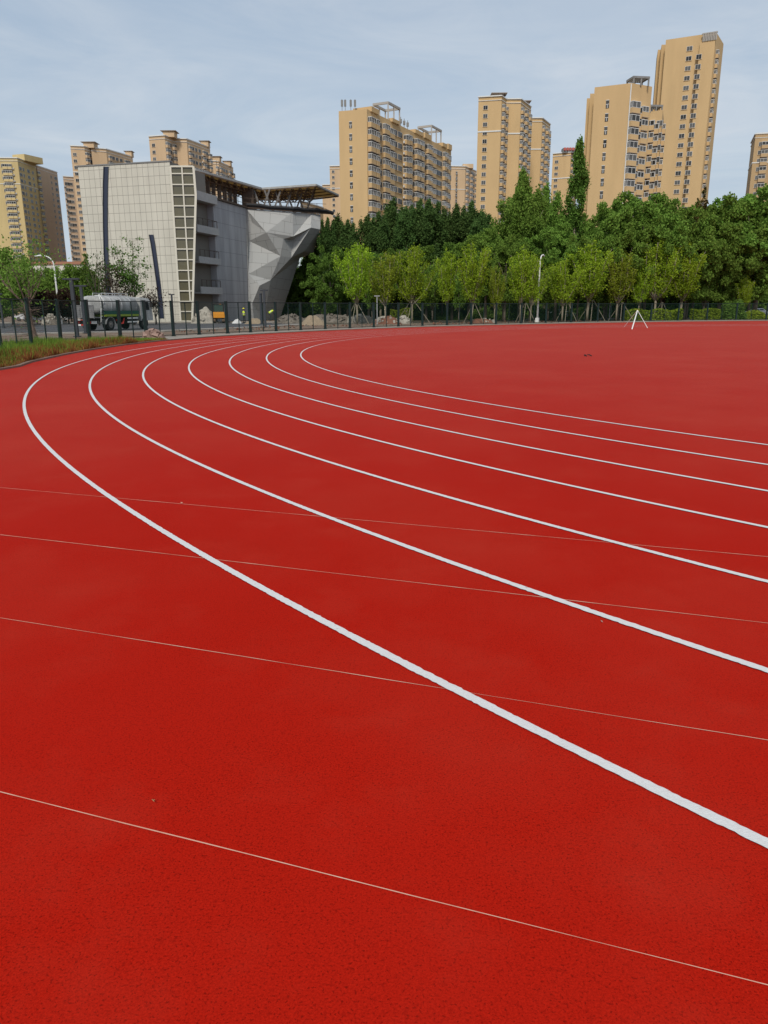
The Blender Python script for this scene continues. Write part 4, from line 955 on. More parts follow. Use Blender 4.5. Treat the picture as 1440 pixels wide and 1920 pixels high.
# young fresh-green trees behind the fence
YG = 'young fresh-green street trees behind the fence'
for px, y, Y, k, sc, lab in ((668, 456, 88, 'young0', 1.0, 'leftmost young tree with fresh green crown and pale forked limbs'),
    (722, 474, 92, 'young2', 1.0, 'olive-tinged young tree between the two leftmost green ones'),
    (773, 462, 93, 'young3', .9, 'young tree with V-shaped crown above the bright low hedge'),
    (840, 470, 88, 'young1', .8, 'slender leaning young tree with bare lower stems'),
    (888, 456, 82, 'young0', 1.05, 'broad yellow-green young tree with two spired tops'),
    (930, 500, 90, 'young2', .8, 'small olive young tree under the bright round tree'),
    (981, 466, 86, 'young1', 1.0, 'young tree immediately left of the white lamp post'),
    (1000, 478, 90, 'young3', .8, 'young tree directly behind the white lamp post'),
    (1060, 486, 92, 'young0', 1.0, 'young tree midway between the lamp post and the braced tree'),
    (1110, 456, 97, 'young1', 1.3, 'young tree held by three long wooden stakes'),
    (1165, 470, 97, 'young2', 1.1, 'brownish olive young tree behind the white easel'),
    (1240, 448, 102, 'young3', 1.1, 'wide young tree above the lime hedge'),
    (1288, 462, 100, 'young1', 1.2, 'young tree with pale limbs at the right end of the lime hedge'),
    (1205, 486, 98, 'young0', .8, 'small young tree between the brownish and the wide ones'),
    (1400, 520, 92, 'young1', .9, 'small young tree with thin white stems near the right edge')):
    put(k, lab, px, y, Y, sc, YG)

KINDS['loose'] = lambda: (lambda vw: (vw[0], vw[1], G_md, M_bark, 8, 'broadleaf_tree'))(crown_young(8, 2.8, 1.4, 10, 7500, .19, 77))
for px, y, Y, sc, lab in ((697, 492, 96, 1.0, 'loose mid green tree in the gap right of the leftmost young tree'), (812, 488, 98, 1.0, 'loose mid green tree between the V-crowned and the leaning young trees'),
    (862, 505, 96, .9, 'low loose green tree under the crown edge of the two-spired young tree'), (948, 478, 98, 1.1, 'loose mid green tree left of the tree beside the lamp post'), (1032, 500, 100, 1.0, 'loose green tree in the gap right of the white lamp post'),
    (1138, 496, 104, 1.0, 'loose green tree between the braced and the brownish young trees'), (1330, 470, 108, 1.2, 'loose green tree above the shorter lime hedge'), (1368, 500, 108, 1.2, 'loose green tree directly above the dark round bush')):
    put('loose', lab, px, y, Y, sc, YG)
# stakes around some young trees
def stakes(px, Y, r, h, label):
    Y = max(Y, FY(px)+5)
    t = thing('tree_support', label, 'tree stake', (gx(px, Y), Y, 0), 0, 'wooden stakes propping the young trees')
    for k, a in enumerate((-.35, 2.6, 4.4)):
        mb = MB(); mb.tube([(r*math.cos(a), r*math.sin(a), 0), (.08*math.cos(a), .08*math.sin(a), h)], .032, 5); mb.build('stake', mat('pale_wood_stake', (.26, .23, .17), .8), t)
stakes(668, 88, 1.5, 2.4, 'wooden stakes round the leftmost young tree')
stakes(773, 93, 2.2, 2.7, 'long wooden stakes round the V-crowned young tree')
stakes(888, 82, 1.2, 2.2, 'wooden stakes round the two-spired young tree')
stakes(985, 86, 1.2, 2.2, 'wooden stakes left of the white lamp post')
stakes(1062, 92, 1.3, 2.4, 'wooden stakes round the young tree right of the lamp post')
stakes(1110, 96, 1.7, 2.6, 'tall wooden tripod of stakes round the braced young tree')
stakes(1165, 97, 1.6, 2.3, 'wooden stakes round the brownish olive young tree')
stakes(1240, 102, 1.3, 2.3, 'wooden stakes round the wide young tree')

# bushes and hedges
def bush(px, ytop, Y, wpx, m_, label, name='bush', cat='bush', n=3500, size=.16, depth=None, box=False, group=None):
    if px > 1150: Y = FY(px)+3.2
    h = HCAM+elev(px, ytop)*Y; wd = wpx/FPX*Y; dp = depth or wd*.6; g = RNG; P = []
    if px > 1150: dp = min(dp, 3.5)
    if box:
        q = g.random((n, 3))-.5; f = g.integers(0, 3, n); q[np.arange(n), f] = np.sign(q[np.arange(n), f])*(.5-.04*g.random(n)); q[:, 2] = np.abs(q[:, 2]+.5)
        C = q*np.array([wd, dp, h]); C[:, 2] += .10*h*np.sin(C[:, 0]*2.1)*np.clip(q[:, 2], 0, 1)
    else:
        d = g.normal(size=(n, 3)); d /= np.linalg.norm(d, axis=1)[:, None]; d[:, 2] = np.abs(d[:, 2]); u = .72+.28*g.random(n)
        bump = 1+.12*np.sin(d[:, 0]*6+px)+.1*np.sin(d[:, 1]*7)+.08*np.sin(d[:, 2]*9)
        C = d*(u*bump)[:, None]*np.array([wd/2, dp/2, h])
    t = thing(name, label, cat, (gx(px, Y), Y, 0), 0, group); V = leaves(C, size); link('foliage', npmesh('foliage', V, len(V)//4, m_), t)
    mb = MB()
    for k in range(5): a = 6.28*k/5; mb.tube([(0, 0, -.05), (wd*.15*math.cos(a), dp*.15*math.sin(a), h*.35), (wd*.28*math.cos(a), dp*.28*math.sin(a), h*.7)], [.05, .035, .015], 4)
    mb.build('stems', M_barkd, t); return t
bush(753, 580, 106, 40, G_lime, 'bright low hedge below the V-crowned young tree', 'hedge', 'hedge', depth=1.5, box=True)
bush(799, 569, 112, 52, G_dk, 'big dark clipped bush right of the bright low hedge', size=.2, n=5000)
bush(845, 578, 112, 40, G_dk, 'flat dark bush between the leaning and the two-spired young trees')
bush(905, 578, 110, 50, G_md, 'low green bush behind the two-spired young tree')
bush(956, 567, 112, 56, G_dk, 'dark round bush behind the pale T-shaped lamp', size=.2, n=5000)
bush(1030, 577, 110, 60, G_dk, 'low dark bush right of the white lamp post', n=4500)
bush(1085, 578, 112, 60, G_dk, 'flat dark hedge behind the wooden tripod of stakes', 'hedge', 'hedge', n=4500, depth=2, box=True)
bush(1225, 581, 108, 100, G_lime, 'long lime hedge behind the white easel', 'hedge', 'hedge', n=7000, depth=1.6, box=True)
bush(1322, 580, 108, 46, G_lime, 'shorter lime hedge left of the dark round bush', 'hedge', 'hedge', n=3500, depth=1.6, box=True)
bush(1375, 566, 106, 50, G_dk, 'dark round bush near the right end of the fence', size=.2, n=5500)
bush(1415, 584, 101, 60, G_ol, 'tawny grassy clump at the right end of the fence', 'grass_clump', 'grass clump', n=5000)
# shaded understorey at the back of the belt: one hedge-like mass nobody could count
n = 60000; C = np.stack([RNG.uniform(-22, 95, n), RNG.uniform(128, 134, n), RNG.random(n)**.8*6.5], 1)
C[:, 2] *= .75+.25*np.sin(C[:, 0]*.7)+.12*np.sin(C[:, 0]*1.9); V = leaves(C, .6)
o = link('undergrowth', npmesh('undergrowth', V, len(V)//4, G_dk)); tag(o, 'dark shrubby undergrowth filling the back of the park belt', 'undergrowth', kind='stuff')

# left-hand trees
LG = 'street trees at the left beyond the building site'
KINDS['left_round'] = lambda: (crown_round(9, 3.4, 1.2, 50, 13000, .26, 61, rcl=(.6, 1.1)), trunkmesh(1.8, .16, 9, 3, 11), G_md, M_bark, 9.4, 'broadleaf_tree')
KINDS['purple'] = lambda: (crown_round(5, 2.6, .7, 36, 9000, .20, 62, rcl=(.5, .9)), trunkmesh(1.2, .1, 5, 2, 12), G_rd, M_barkd, 5.3, 'purple_leaf_tree')
KINDS['conif'] = lambda: (crown_spires(9, 1.1, .8, 14, 9000, .22, 63, .7), trunkmesh(1, .14, 8, .8, 13), G_dk, M_barkd, 9, 'conical_tree')
for px, y, Y, k, sc, lab in ((6, 458, 88, 'left_round', .9, 'bushy tree at the left edge behind the fence'),
    (34, 482, 100, 'left_round', .95, 'dark round tree right behind the bare pruned tree'),
    (-8, 505, 78, 'left_round', .9, 'lower bushy tree cut by the left edge of the view'),
    (92, 494, 112, 'left_round', .8, 'dark green tree left of the curved street lamp'),
    (122, 488, 104, 'left_round', .9, 'green tree between the curved lamp and the grid-clad hall'),
    (60, 522, 96, 'left_round', .8, 'low dark tree in front of the white low building'),
    (88, 540, 92, 'purple', 1.1, 'purple-leaved tree behind the curved street lamp'),
    (122, 538, 94, 'purple', 1.1, 'purple-leaved tree left of the tanker truck'),
    (160, 476, 96, 'conif', 1.0, 'dark upright tree at the left corner of the grid-clad hall')):
    put(k, lab, px, y, Y, sc, LG)
def sparse(label, px, ytop, Y, R, seed, m_, nl=900, nb=7, name='sparse_tree', hi=.3, wm=None, low=True):
    g = random.Random(seed); rg = np.random.default_rng(seed); H = HCAM+elev(px, ytop)*Y; wood = MB(); out = []
    h0 = H*.22; wood.tube([(0, 0, -.05), (.03, .0, h0*.6), (0, 0, h0)], [.11, .09, .08], 6)
    for k in range(nb):
        a = 6.28*k/nb+g.uniform(-.5, .5); rr = R*g.uniform(.3, 1); hh = H*g.uniform(.62, .95) if k else H; rr = rr if k else R*.3
        L = limb((0, 0, h0*g.uniform(.7, 1)), (rr*math.cos(a), rr*math.sin(a)*.8, hh), .25, 7); wood.tube(L, [.05*(1-j/8)+.01 for j in range(8)], 5)
        for q in range(12):
            t = g.uniform(hi, 1); j = min(6, int(t*7)); pj = L[j].lerp(L[j+1], t*7-j); e = pj+Vector((g.gauss(0, .5), g.gauss(0, .5), g.uniform(-.05, .6)))
            wood.tube([pj, e], [.012, .004], 3); n = int(nl/nb/12); out.append(np.array(e)[None]+rg.normal(size=(n, 3))*np.array([.26, .26, .16]))
    V = leaves(np.concatenate(out), .17); P = PY(px, ytop, Y)
    return tree(label, (gx(px, Y), Y, 0), V, m_, wood, wm or M_bark, name, LG)
sparse('sparse small-leaved tree with reddish lower twigs left of the long slit window', 184, 478, 84, 1.7, 5, G_mix, 650)
sparse('sparse tree standing right in front of the long slit window', 206, 482, 86, 1.4, 6, G_mix, 600)
sparse('reddish sparse tree behind the middle of the tanker', 224, 486, 84, 1.6, 7, G_rd, 800)
sparse('tallest sparse tree with dark green tufts behind the tanker tank', 250, 452, 85, 2.3, 8, leafmat('leaves_tuft_green', (.05, .11, .02), (.12, .20, .04)), 2400, 8)
sparse('small reddish sapling behind the tanker cab', 274, 552, 86, 1.0, 9, G_rd, 700, 5)
sparse('thin reddish sapling between the tanker cab and the short slit window', 291, 545, 88, .7, 10, G_rd, 420, 4)
sparse('thin twiggy tree rising behind the white low building', 62, 452, 110, 3.0, 12, G_dk, 2200, 7)
# bare pruned tree near the fence at left
g = random.Random(3); wood = MB(); H = HCAM+elev(40, 468)*42; x0 = gx(52, 42)
wood.tube([(.25, 0, -.1), (.1, 0, .8), (0, 0, 1.75), (-.03, 0, 2.0)], [.2, .16, .17, .13], 8)
for k in range(11):
    a = 6.28*k/11+g.uniform(-.3, .3); rr = g.uniform(.6, 2.0); L = limb((0, 0, 1.85), (rr*math.cos(a)-.2, rr*math.sin(a)*.7, g.uniform(3.2, H)), -.25, 6); wood.tube(L, [.045*(1-j/7)+.008 for j in range(7)], 5)
    for q in range(5):
        j = g.randrange(2, 6); e = L[j]+Vector((g.gauss(0, .3), g.gauss(0, .3), g.uniform(.2, .7))); wood.tube([L[j], e], [.012, .004], 3)
for k in range(60):
    a = g.random()*6.28; z = g.uniform(.2, 1.9); wood.tube([(0, 0, z), (g.gauss(0, .5), g.gauss(0, .4), z+g.uniform(-.2, .6)), (g.gauss(0, .9), g.gauss(0, .6), z+g.uniform(-.6, .6))], [.012, .008, .004], 3)
t = thing('bare_tree', 'pruned tree with bare fanned branches just behind the fence at left', 'tree', (x0, 42, 0)); wood.build('trunk', mat('bark_reddish', (.17, .12, .095), .95, noise=.3), t)
C = np.random.default_rng(4).normal(size=(1500, 3))*np.array([1.1, .8, .8])+np.array([-.2, 0, 3.6]); V = leaves(C, .11); link('crown', npmesh('crown', V, len(V)//4, G_md), t)

# ------------------------------------------------------------ fence
M_fg = mat('dark_green_fence_paint', (.006, .020, .018), .45, spec=.4); M_wire = mat('green_wire', (.015, .05, .04), .5)
fence = thing('wire_fence', 'dark green wire mesh fence curving round the outside of the track', 'fence', (FW[0].x, FW[0].y, 0))
FO = FW[0]; HFN = 2.13
def fl(p, z): return (p.x-FO.x, p.y-FO.y, z)
pts = [Vector((-12.2, 22.0)), Vector((-13.6, 25.6))]+FW
npan = 0
for i, (p, q) in enumerate(zip(pts, pts[1:])):
    d = q-p; L = d.length; dn_ = d/L; nrm = Vector((-dn_.y, dn_.x)); a = math.atan2(d.y, d.x)
    # panel built in local frame x 0..L
    mb = MB(); 
    for z in np.arange(.1, HFN-.05, .10 if L < 5 else .14): mb.bx(0, L, -.0022, .0022, z-.0022, z+.0022)
    for x in np.arange(.06, L, .10 if L < 5 else .14): mb.bx(x-.0022, x+.0022, -.0015, .0015, .08, HFN-.04)
    o = mb.build('mesh_panel', M_wire, fence, loc=fl(p, 0), rz=a)
    mb = MB(); mb.bx(.05, L-.05, -.02, .02, HFN-.05, HFN); o = mb.build('top_rail', M_fg, fence, loc=fl(p, 0), rz=a)
    mb = MB(); mb.bx(.05, L-.05, -.02, .02, .05, .09); o = mb.build('bottom_rail', M_fg, fence, loc=fl(p, 0), rz=a)
    mb = MB(); mb.bx(L/2-.025, L/2+.025, -.024, .024, 0, HFN-.002); mb.build('thin_post', M_fg, fence, loc=fl(p, 0), rz=a)
def postmesh():
    mb = MB(); mb.bx(-.095, .095, -.06, .06, -.1, HFN+.03); mb.bx(-.105, .105, -.07, .07, HFN+.03, HFN+.055); mb.bx(-.12, .12, -.1, .1, -.02, .03); return mb.mesh('post', M_fg)
pm = postmesh()
for i, p in enumerate(pts):
    o = bpy.data.objects.new('post', pm); COL.objects.link(o); o.parent = fence; o.location = fl(p, 0)
    q = pts[min(i+1, len(pts)-1)]-pts[max(i-1, 0)]; o.rotation_euler = (random.gauss(0, .008), random.gauss(0, .008), math.atan2(q.y, q.x))

# ------------------------------------------------------------ verge grass (left), gradient of dry red tufts near the kerb
def blades(C, h, w_, lean=.35):
    n = len(C); a = RNG.random(n)*6.28; dx = np.cos(a)[:, None]; dy = np.sin(a)[:, None]; z0 = np.zeros((n, 1))
    side = np.concatenate([-dy, dx, z0], 1)*(w_*(.6+.8*RNG.random(n)))[:, None]; tipd = np.concatenate([dx, dy, z0], 1)*(h*lean*RNG.random(n))[:, None]; tipd[:, 2] = h
    return np.stack([C-side, C+side, C+tipd], 1).reshape(-1, 3)
def grassmat(name, c1, c2): return leafmat(name, c1, c2, trans=.3, hue=0)
M_gg = grassmat('verge_grass_green', (.09, .17, .02), (.21, .29, .05)); M_gr = grassmat('verge_grass_reddish', (.17, .05, .02), (.34, .17, .06))
K = [p for p in kerbline]; KN = np.array([[p.x, p.y] for p in K])
def verge(n, o0, o1, ymin=12, ymax=None, hmin=.1, hmax=.4, pw=1.0):
    seg = np.linalg.norm(np.diff(KN, axis=0), axis=1); cum = np.concatenate([[0], np.cumsum(seg)]); keep = cum[(KN[:, 1] > ymin)][0]; 
    end = cum[np.argmin(np.hypot(KN[:, 0]+13.6, KN[:, 1]-43.2))]
    s_ = RNG.uniform(keep, end, n); i = np.clip(np.searchsorted(cum, s_)-1, 0, len(seg)-1); t = ((s_-cum[i])/seg[i])[:, None]
    P = KN[i]*(1-t)+KN[i+1]*t; d = (KN[i+1]-KN[i])/seg[i][:, None]; nn = np.stack([-d[:, 1], d[:, 0]], 1); o_ = o0+(o1-o0)*RNG.random(n)**pw
    taper = np.clip((end-s_)/5, .25, 1); o_ = o0+(o_-o0)*taper
    Q = P+nn*o_[:, None]; h = hmin+(hmax-hmin)*RNG.random(n); h *= (.55+.45*np.sin(Q[:, 0]*1.7+np.sin(Q[:, 1]*1.3)*2))*.9+.35
    return np.concatenate([Q, np.full((n, 1), -.02)], 1), h*np.clip(taper+.2, 0, 1)
C, h = verge(42000, .16, 6.5, pw=.9, hmax=.42); V = blades(C, h, .022); o = link('grass', npmesh('grass', V, len(V)//3, M_gg, 3)); tag(o, 'green verge grass between the kerb and the fence at left', 'grass', kind='stuff')
C, h = verge(38000, .14, 2.0, pw=1.5, hmax=.36); V = blades(C, h, .018, .6); o = link('dry_grass', npmesh('dry_grass', V, len(V)//3, M_gr, 3)); tag(o, 'reddish dry grass fringe hanging along the left kerb', 'dry grass', kind='stuff')
mb = MB(); vp = [p for p in kerbline if p.y > 4 and (p.x < -12 or p.y < 44)][:34]; outer = [Vector((-18.5, 8)), Vector((-20, 25)), Vector((-22, 38)), Vector((-19.8, 47)), Vector((-15.5, 48.5))]
vp = [p for p in vp if p.y < 45.5]; mb.poly([(p.x, p.y, -.015) for p in vp[::1]+outer[::-1]]); struct('verge_soil', mb, mat('verge_soil', (.10, .085, .035), .95, nscale=1.5, col2=(.16, .07, .03)))

# ------------------------------------------------------------ rubble, heaps
def heap(name, label, cat, px, ybase, ytop, wpx, m_, seed, Y=None, n=26, rough=.07, depth=.8, rocks=0, rockm=None):
    Y = Y or G(px, ybase).y; wd = wpx/FPX*Y; h = HCAM+elev(px, ytop)*Y; g = random.Random(seed); mb = MB(); N_ = n; V = {}
    for i in range(N_+1):
        for j in range(N_+1):
            u = i/N_*2-1; v = j/N_*2-1; r = min(1, math.hypot(u, v)); z = h*.9*max(0, (1-r**2.2))*(1+.14*math.sin(4*u+seed)+.10*math.sin(5*v+2*seed)+.08*math.sin(9*u+7*v))+h*rough*g.gauss(0, .35)*(1-r)
            mb.v.append((u*wd/2, v*wd/2*depth, max(z, -.03) if r < 1 else -.05))
    for i in range(N_):
        for j in range(N_):
            a = i*(N_+1)+j; mb.f.append((a, a+N_+1, a+N_+2, a+1)); mb.m.append(0)
    for k in range(rocks):
        u = g.uniform(-.85, .85); v = g.uniform(-.9, .3); r = math.hypot(u, v)
        if r > .95: continue
        z = h*max(0, (1-r**1.6)); s_ = g.uniform(.10, .32); mb.box((u*wd/2, v*wd/2*depth, z*.85+s_*.3), (s_*1.4, s_, s_*.8), 1, Euler((g.random()*3, g.random()*3, g.random()*3)).to_matrix())
    o = mb.build(name, [m_, rockm or M_concd], None, loc=(gx(px, Y), Y, 0)); return tag(o, label, cat)
M_sand = mat('sand_heap', (.30, .235, .16), .95, noise=.25, nscale=3, bump=.4, bscale=9); M_rub = mat('grey_rubble', (.19, .165, .135), .95, nscale=2.2, col2=(.09, .075, .06), bump=.8, bscale=6)
M_pale = mat('pale_rubble', (.40, .37, .31), .95, noise=.4, nscale=2.5, bump=.8, bscale=5); M_pinkr = mat('pinkish_rubble', (.33, .22, .18), .95, noise=.4, nscale=3); M_redso = mat('red_brown_soil', (.20, .09, .055), .95, noise=.4, nscale=2, bump=.5, bscale=6)
heap('rubble_heap', 'pale broken-plaster heap leaning on the foot of the glazed strip', 'heap', 383, 605, 579, 50, M_pale, 1, Y=95, rocks=60, rockm=M_pale)
heap('sand_heap', 'smooth conical sand heap behind the fence right of the climbing wall', 'heap', 587, 609, 591, 52, M_sand, 2, rough=.05)
heap('rubble_heap', 'grey rubble bank at the foot of the leaning climbing wall', 'heap', 545, 605, 590, 70, M_rub, 3, Y=92, rocks=50, rockm=M_rub)
heap('rubble_heap', 'long grey rubble bank behind the sand heap', 'heap', 622, 603, 589, 120, M_rub, 4, Y=97, rocks=80, depth=.4, rockm=M_rub)
heap('rubble_heap', 'rubble bank ending below the leftmost young tree', 'heap', 676, 604, 590, 60, M_rub, 5, Y=92, rocks=40, rockm=M_pale)
heap('soil_heap', 'reddish brown soil mound with stones left of the bright low hedge', 'heap', 725, 606, 592, 56, M_redso, 6, Y=87, rocks=26, rockm=M_pale)
heap('rubble_heap', 'white rock pile in front of the bright low hedge', 'heap', 757, 606, 593, 26, M_pale, 7, Y=88, rocks=16, rockm=M_pale)
heap('soil_heap', 'low grey sand mound beside the standing worker', 'heap', 478, 607, 597, 40, M_sand, 8, Y=90)
heap('rubble_heap', 'pinkish brick rubble at the right end of the verge grass', 'heap', 283, 637, 625, 36, M_pinkr, 9, Y=43.5, rocks=30, rockm=M_pinkr)
heap('soil_heap', 'low reddish mound under the two-spired young tree', 'heap', 905, 606, 597, 50, M_redso, 10, Y=87, rocks=10, rockm=M_pale)
heap('soil_heap', 'sandy bank behind the tawny grass clump at far right', 'heap', 1415, 599, 584, 52, M_sand, 11, Y=110)
heap('rubble_heap', 'grey junk pile beside the white car', 'heap', 93, 606, 588, 34, M_rub, 12, Y=88, rocks=30, rockm=M_pale)
heap('sack_pile', 'crumpled white sacks lying left of the standing worker', 'sacks', 443, 606, 599, 18, mat('white_sacking', (.55, .55, .53), .8), 13, Y=93, n=12, rough=.5)
# scattered stones along the soil strip: nobody could count them
mb = MB(); g = random.Random(5)
for k in range(420):
    px = g.uniform(330, 1420); yb = {0: 0}.get(1, 0); base = G(px, np.interp(px, [330, 600, 900, 1440], [622, 611.5, 604.5, 597.5])+g.uniform(-3, 2.0)); s_ = g.uniform(.04, .15)
    mb.box((base.x, base.y, s_*.2), (s_*1.3, s_, s_*.7), 0 if g.random() < .6 else 1, Euler((g.random()*3, g.random()*3, g.random()*3)).to_matrix())
o = mb.build('scattered_stones', [M_redso, M_rub]); tag(o, 'loose stones and clods strewn along the bare soil strip behind the fence', 'stones', kind='stuff')

# ------------------------------------------------------------ lamps
def street_lamp(px, ybase_Y, ytop, side, label, rz=0):
    Y = ybase_Y; H = HCAM+elev(px, ytop)*Y; t = thing('street_lamp', label, 'street lamp', (gx(px, Y), Y, 0), rz); mb = MB()
    P = [(0, 0, 0), (0, 0, H*.45), (0, 0, H*.86)]+[(side*(1.0-math.cos(a))*1.2, 0, H*.86+math.sin(a)*H*.13) for a in np.linspace(.3, 1.5, 6)]
    mb.tube(P, [.13, .11, .09]+[.07]*6, 8); mb.build('pole', M_steelw, t, smooth=True)
    e = P[-1]; mb = MB(); mb.tube([e, (e[0]+side*.25, 0, e[2]+.02), (e[0]+side*1.0, 0, e[2]-.05)], [.05, .11, .07], 8); mb.build('lamp_head', M_steelw, t)
    mb = MB(); mb.bx(-.2, .2, -.2, .2, 0, .5); mb.build('base', M_steelw, t)
M_steelw = mat('white_lamp_paint', (.68, .68, .66), .45)
street_lamp(111, 92, 478, -1, 'white curved street lamp behind the fence at left')
street_lamp(1008, 92, 476, 1, 'white curved street lamp among the young trees', 1.15)
def tlamp(px, Y, ytop, wd, label, m_=None, r=.07, rz=0):
    m_ = m_ or M_metald; H = HCAM+elev(px, ytop)*Y; t = thing('garden_lamp', label, 'lamp', (gx(px, Y), Y, 0), rz, 'T-shaped garden lamps'); mb = MB()
    mb.bx(-r, r, -r, r, -.1, H-.04); mb.build('pole', m_, t); mb = MB(); mb.bx(-wd/2, wd/2, -.11, .11, H-.04, H+.05); mb.bx(-wd/2+.05, wd/2-.05, -.08, .08, H-.07, H-.041); mb.build('lamp_head', m_, t)
    mb = MB(); mb.bx(-r*1.9, r*1.9, -r*1.9, r*1.9, 0, .06); mb.build('base_plate', m_, t)
tlamp(140, 48.6, 523, 1.0, 'tallest dark T-shaped garden lamp in front of the tanker rear', r=.10)
tlamp(156.5, 56, 536, .85, 'second dark T-shaped lamp, directly right of the tallest one', r=.09)
tlamp(324, 93, 552, .7, 'dark T-shaped lamp in front of the right end of the grid-clad wall', r=.09)
tlamp(496.5, 72.5, 544, .75, 'dark T-shaped lamp in front of the climbing wall foot', r=.10)
tlamp(490, 88, 551, .3, 'dark lamp close left of the one before the climbing wall', r=.11, rz=1.3)
tlamp(707, 84, 555, .6, 'pale thin T-shaped lamp right of the leftmost young tree', mat('dull_grey_metal', (.30, .31, .31), .6), .045)
tlamp(964, 112, 557, 1.1, 'pale T-shaped lamp in front of the dark round bush', M_steel, .06)
tlamp(1143, 108, 555.5, 1.0, 'pale T-shaped lamp left of the white easel', M_steel, .06)
tlamp(3, 74, 551, .6, 'dark T-shaped lamp at the left edge behind the fence', r=.07)

# ------------------------------------------------------------ vehicles
M_rub_t = mat('tyre_rubber', (.018, .018, .018), .85); M_rim = mat('steel_rim', (.16, .15, .14), .6, metal=.3); M_carg = mat('car_glass', (.02, .025, .03), .1, spec=.7)
def wheel(parent, x, y, r, wd, side):
    mb = MB(); n = 20
    for (ra, rb, ya, yb) in ((r, r, -wd/2, wd/2),):
        mb.tube([(x, y-wd/2, r), (x, y+wd/2, r)], r, n)
    w_ = mb.build('wheel', M_rub_t, parent); mb = MB(); mb.tube([(x, y+side*(wd/2-.01), r), (x, y+side*(wd/2+.015), r)], r*.58, 14); mb.tube([(x, y+side*(wd/2+.015), r), (x, y+side*(wd/2+.09), r)], r*.22, 8); mb.build('rim', M_rim, w_)
# tanker truck: local x forward, y to its left
TP = Vector((-23.95, 62.4, 0)); TA = math.radians(72)
tk = thing('tanker_truck', 'dusty white water tanker truck with dark green and lime side bands', 'truck', TP, TA); tk.scale = (.95, .95, .95)
M_tank = mat('dusty_white_tank', (.42, .43, .42), .55, nscale=1.6, col2=(.20, .20, .19), stretch=(1, 1, .4)); M_grime = mat('grimy_steel', (.20, .20, .20), .7, noise=.4, nscale=3); M_tgreen = mat('dark_green_band', (.012, .07, .05), .5); M_lime = mat('lime_band', (.20, .27, .03), .5); M_chas = mat('dirty_chassis', (.028, .026, .025), .8); M_redp = mat('red_reflector', (.42, .03, .02), .5); M_whp = mat('white_plate', (.65, .65, .62), .5)
def oval(w_, h_, n=20, e=2.6):
    P = []
    for k in range(n):
        a = 2*math.pi*k/n; c, s_ = math.cos(a), math.sin(a); P.append((w_/2*math.copysign(abs(c)**(2/e), c), h_/2*math.copysign(abs(s_)**(2/e), s_)))
    return P
def loft(mb, secs, mi=0, cap=True):
    i0 = len(mb.v); n = len(secs[0])
    for s_ in secs: mb.v += [tuple(p) for p in s_]
    for k in range(len(secs)-1):
        for j in range(n): mb.f.append((i0+k*n+j, i0+(k+1)*n+j, i0+(k+1)*n+(j+1) % n, i0+k*n+(j+1) % n)); mb.m.append(mi)
    if cap: mb.f.append(tuple(i0+j for j in range(n))); mb.m.append(mi); mb.f.append(tuple(i0+(len(secs)-1)*n+j for j in range(n-1, -1, -1))); mb.m.append(mi)
def tsec(x, sc=1, sh=1.0): return [(x, a*sc, 2.12+b*sc*sh) for a, b in oval(2.3, 1.55, 22)]
mb = MB(); loft(mb, [tsec(.45, .55), tsec(.55, .88), tsec(.72, 1), tsec(5.6, 1), tsec(5.75, .9), tsec(5.85, .6)]); tank = mb.build('tank', M_tank, tk, smooth=True)
mb = MB()
for x in (1.9, 3.3, 4.6): loft(mb, [tsec(x, 1.02), tsec(x+.06, 1.02)])
mb.build('tank_bands', M_steel, tank)
mb = MB(); mb.bx(1.6, 5.2, -.28, .28, 2.90, 2.96)
for x in (1.6, 2.5, 3.4, 4.3, 5.2):
    for s_ in (-1, 1): mb.bx(x-.02, x+.02, s_*.45-.02, s_*.45+.02, 2.8, 3.12)
for s_ in (-1, 1): mb.bx(1.6, 5.2, s_*.45-.02, s_*.45+.02, 3.10, 3.14)
mb.build('top_walkway', M_steel, tank)
mb = MB(); mb.bx(.9, 5.6, -1.20, 1.20, 1.34, 1.62); mb.build('green_side_panel', M_tgreen, tk)
mb = MB(); mb.bx(.95, 5.55, -1.23, 1.23, 1.16, 1.335); mb.build('lime_side_panel', M_lime, tk)
mb = MB(); mb.bx(.1, 7.4, -.42, .42, .72, 1.15); mb.bx(.0, .12, -1.15, 1.15, .55, .85); mb.bx(.5, 1.2, -1.1, 1.1, .95, 1.15); mb.bx(4.0, 5.3, -1.15, -.5, .5, 1.05); mb.bx(4.0, 5.3, .5, 1.15, .5, 1.05); mb.build('chassis', M_chas, tk)
mb = MB(); mb.bx(3.9, 5.4, -1.21, -1.16, .95, 1.05); mb.bx(3.9, 5.4, -1.21, -1.16, .62, .72)
for k in range(0): mb.bx(3.9+k*.32, 3.98+k*.32, -1.205, -1.165, .5, 1.05)
mb.build('side_guard', M_whp, tk)
mb = MB(); mb.bx(-.5, .42, -1.1, 1.1, 1.05, 1.12); mb.bx(-.45, -.39, -1.1, 1.1, 1.12, 2.05); mb.bx(-.42, .4, 1.02, 1.08, 1.12, 2.05)
for y in (-1.08, -.4, .3, 1.05): mb.bx(-.47, -.41, y-.03, y+.03, 1.0, 2.1)
mb.bx(-.47, -.41, -1.1, 1.1, 2.05, 2.11); mb.build('rear_platform', M_grime, tk)
mb = MB()
for s_ in (0, .42): mb.tube([(.32, -1.14-.0, .7), (.34, -1.22, 1.6), (.5+s_, -1.15, 2.4), (.9+s_*.3, -.7, 2.98)], .03, 5)
for z in np.arange(.9, 2.7, .28): mb.beam((.33, -1.2, z), (.75, -1.2, z), .03, .03)
mb.build('ladder', M_whp, tk)
mb = MB(); mb.bx(-.06, -.01, -1.0, -.45, .58, .80); mb.build('number_plate', M_whp, tk)
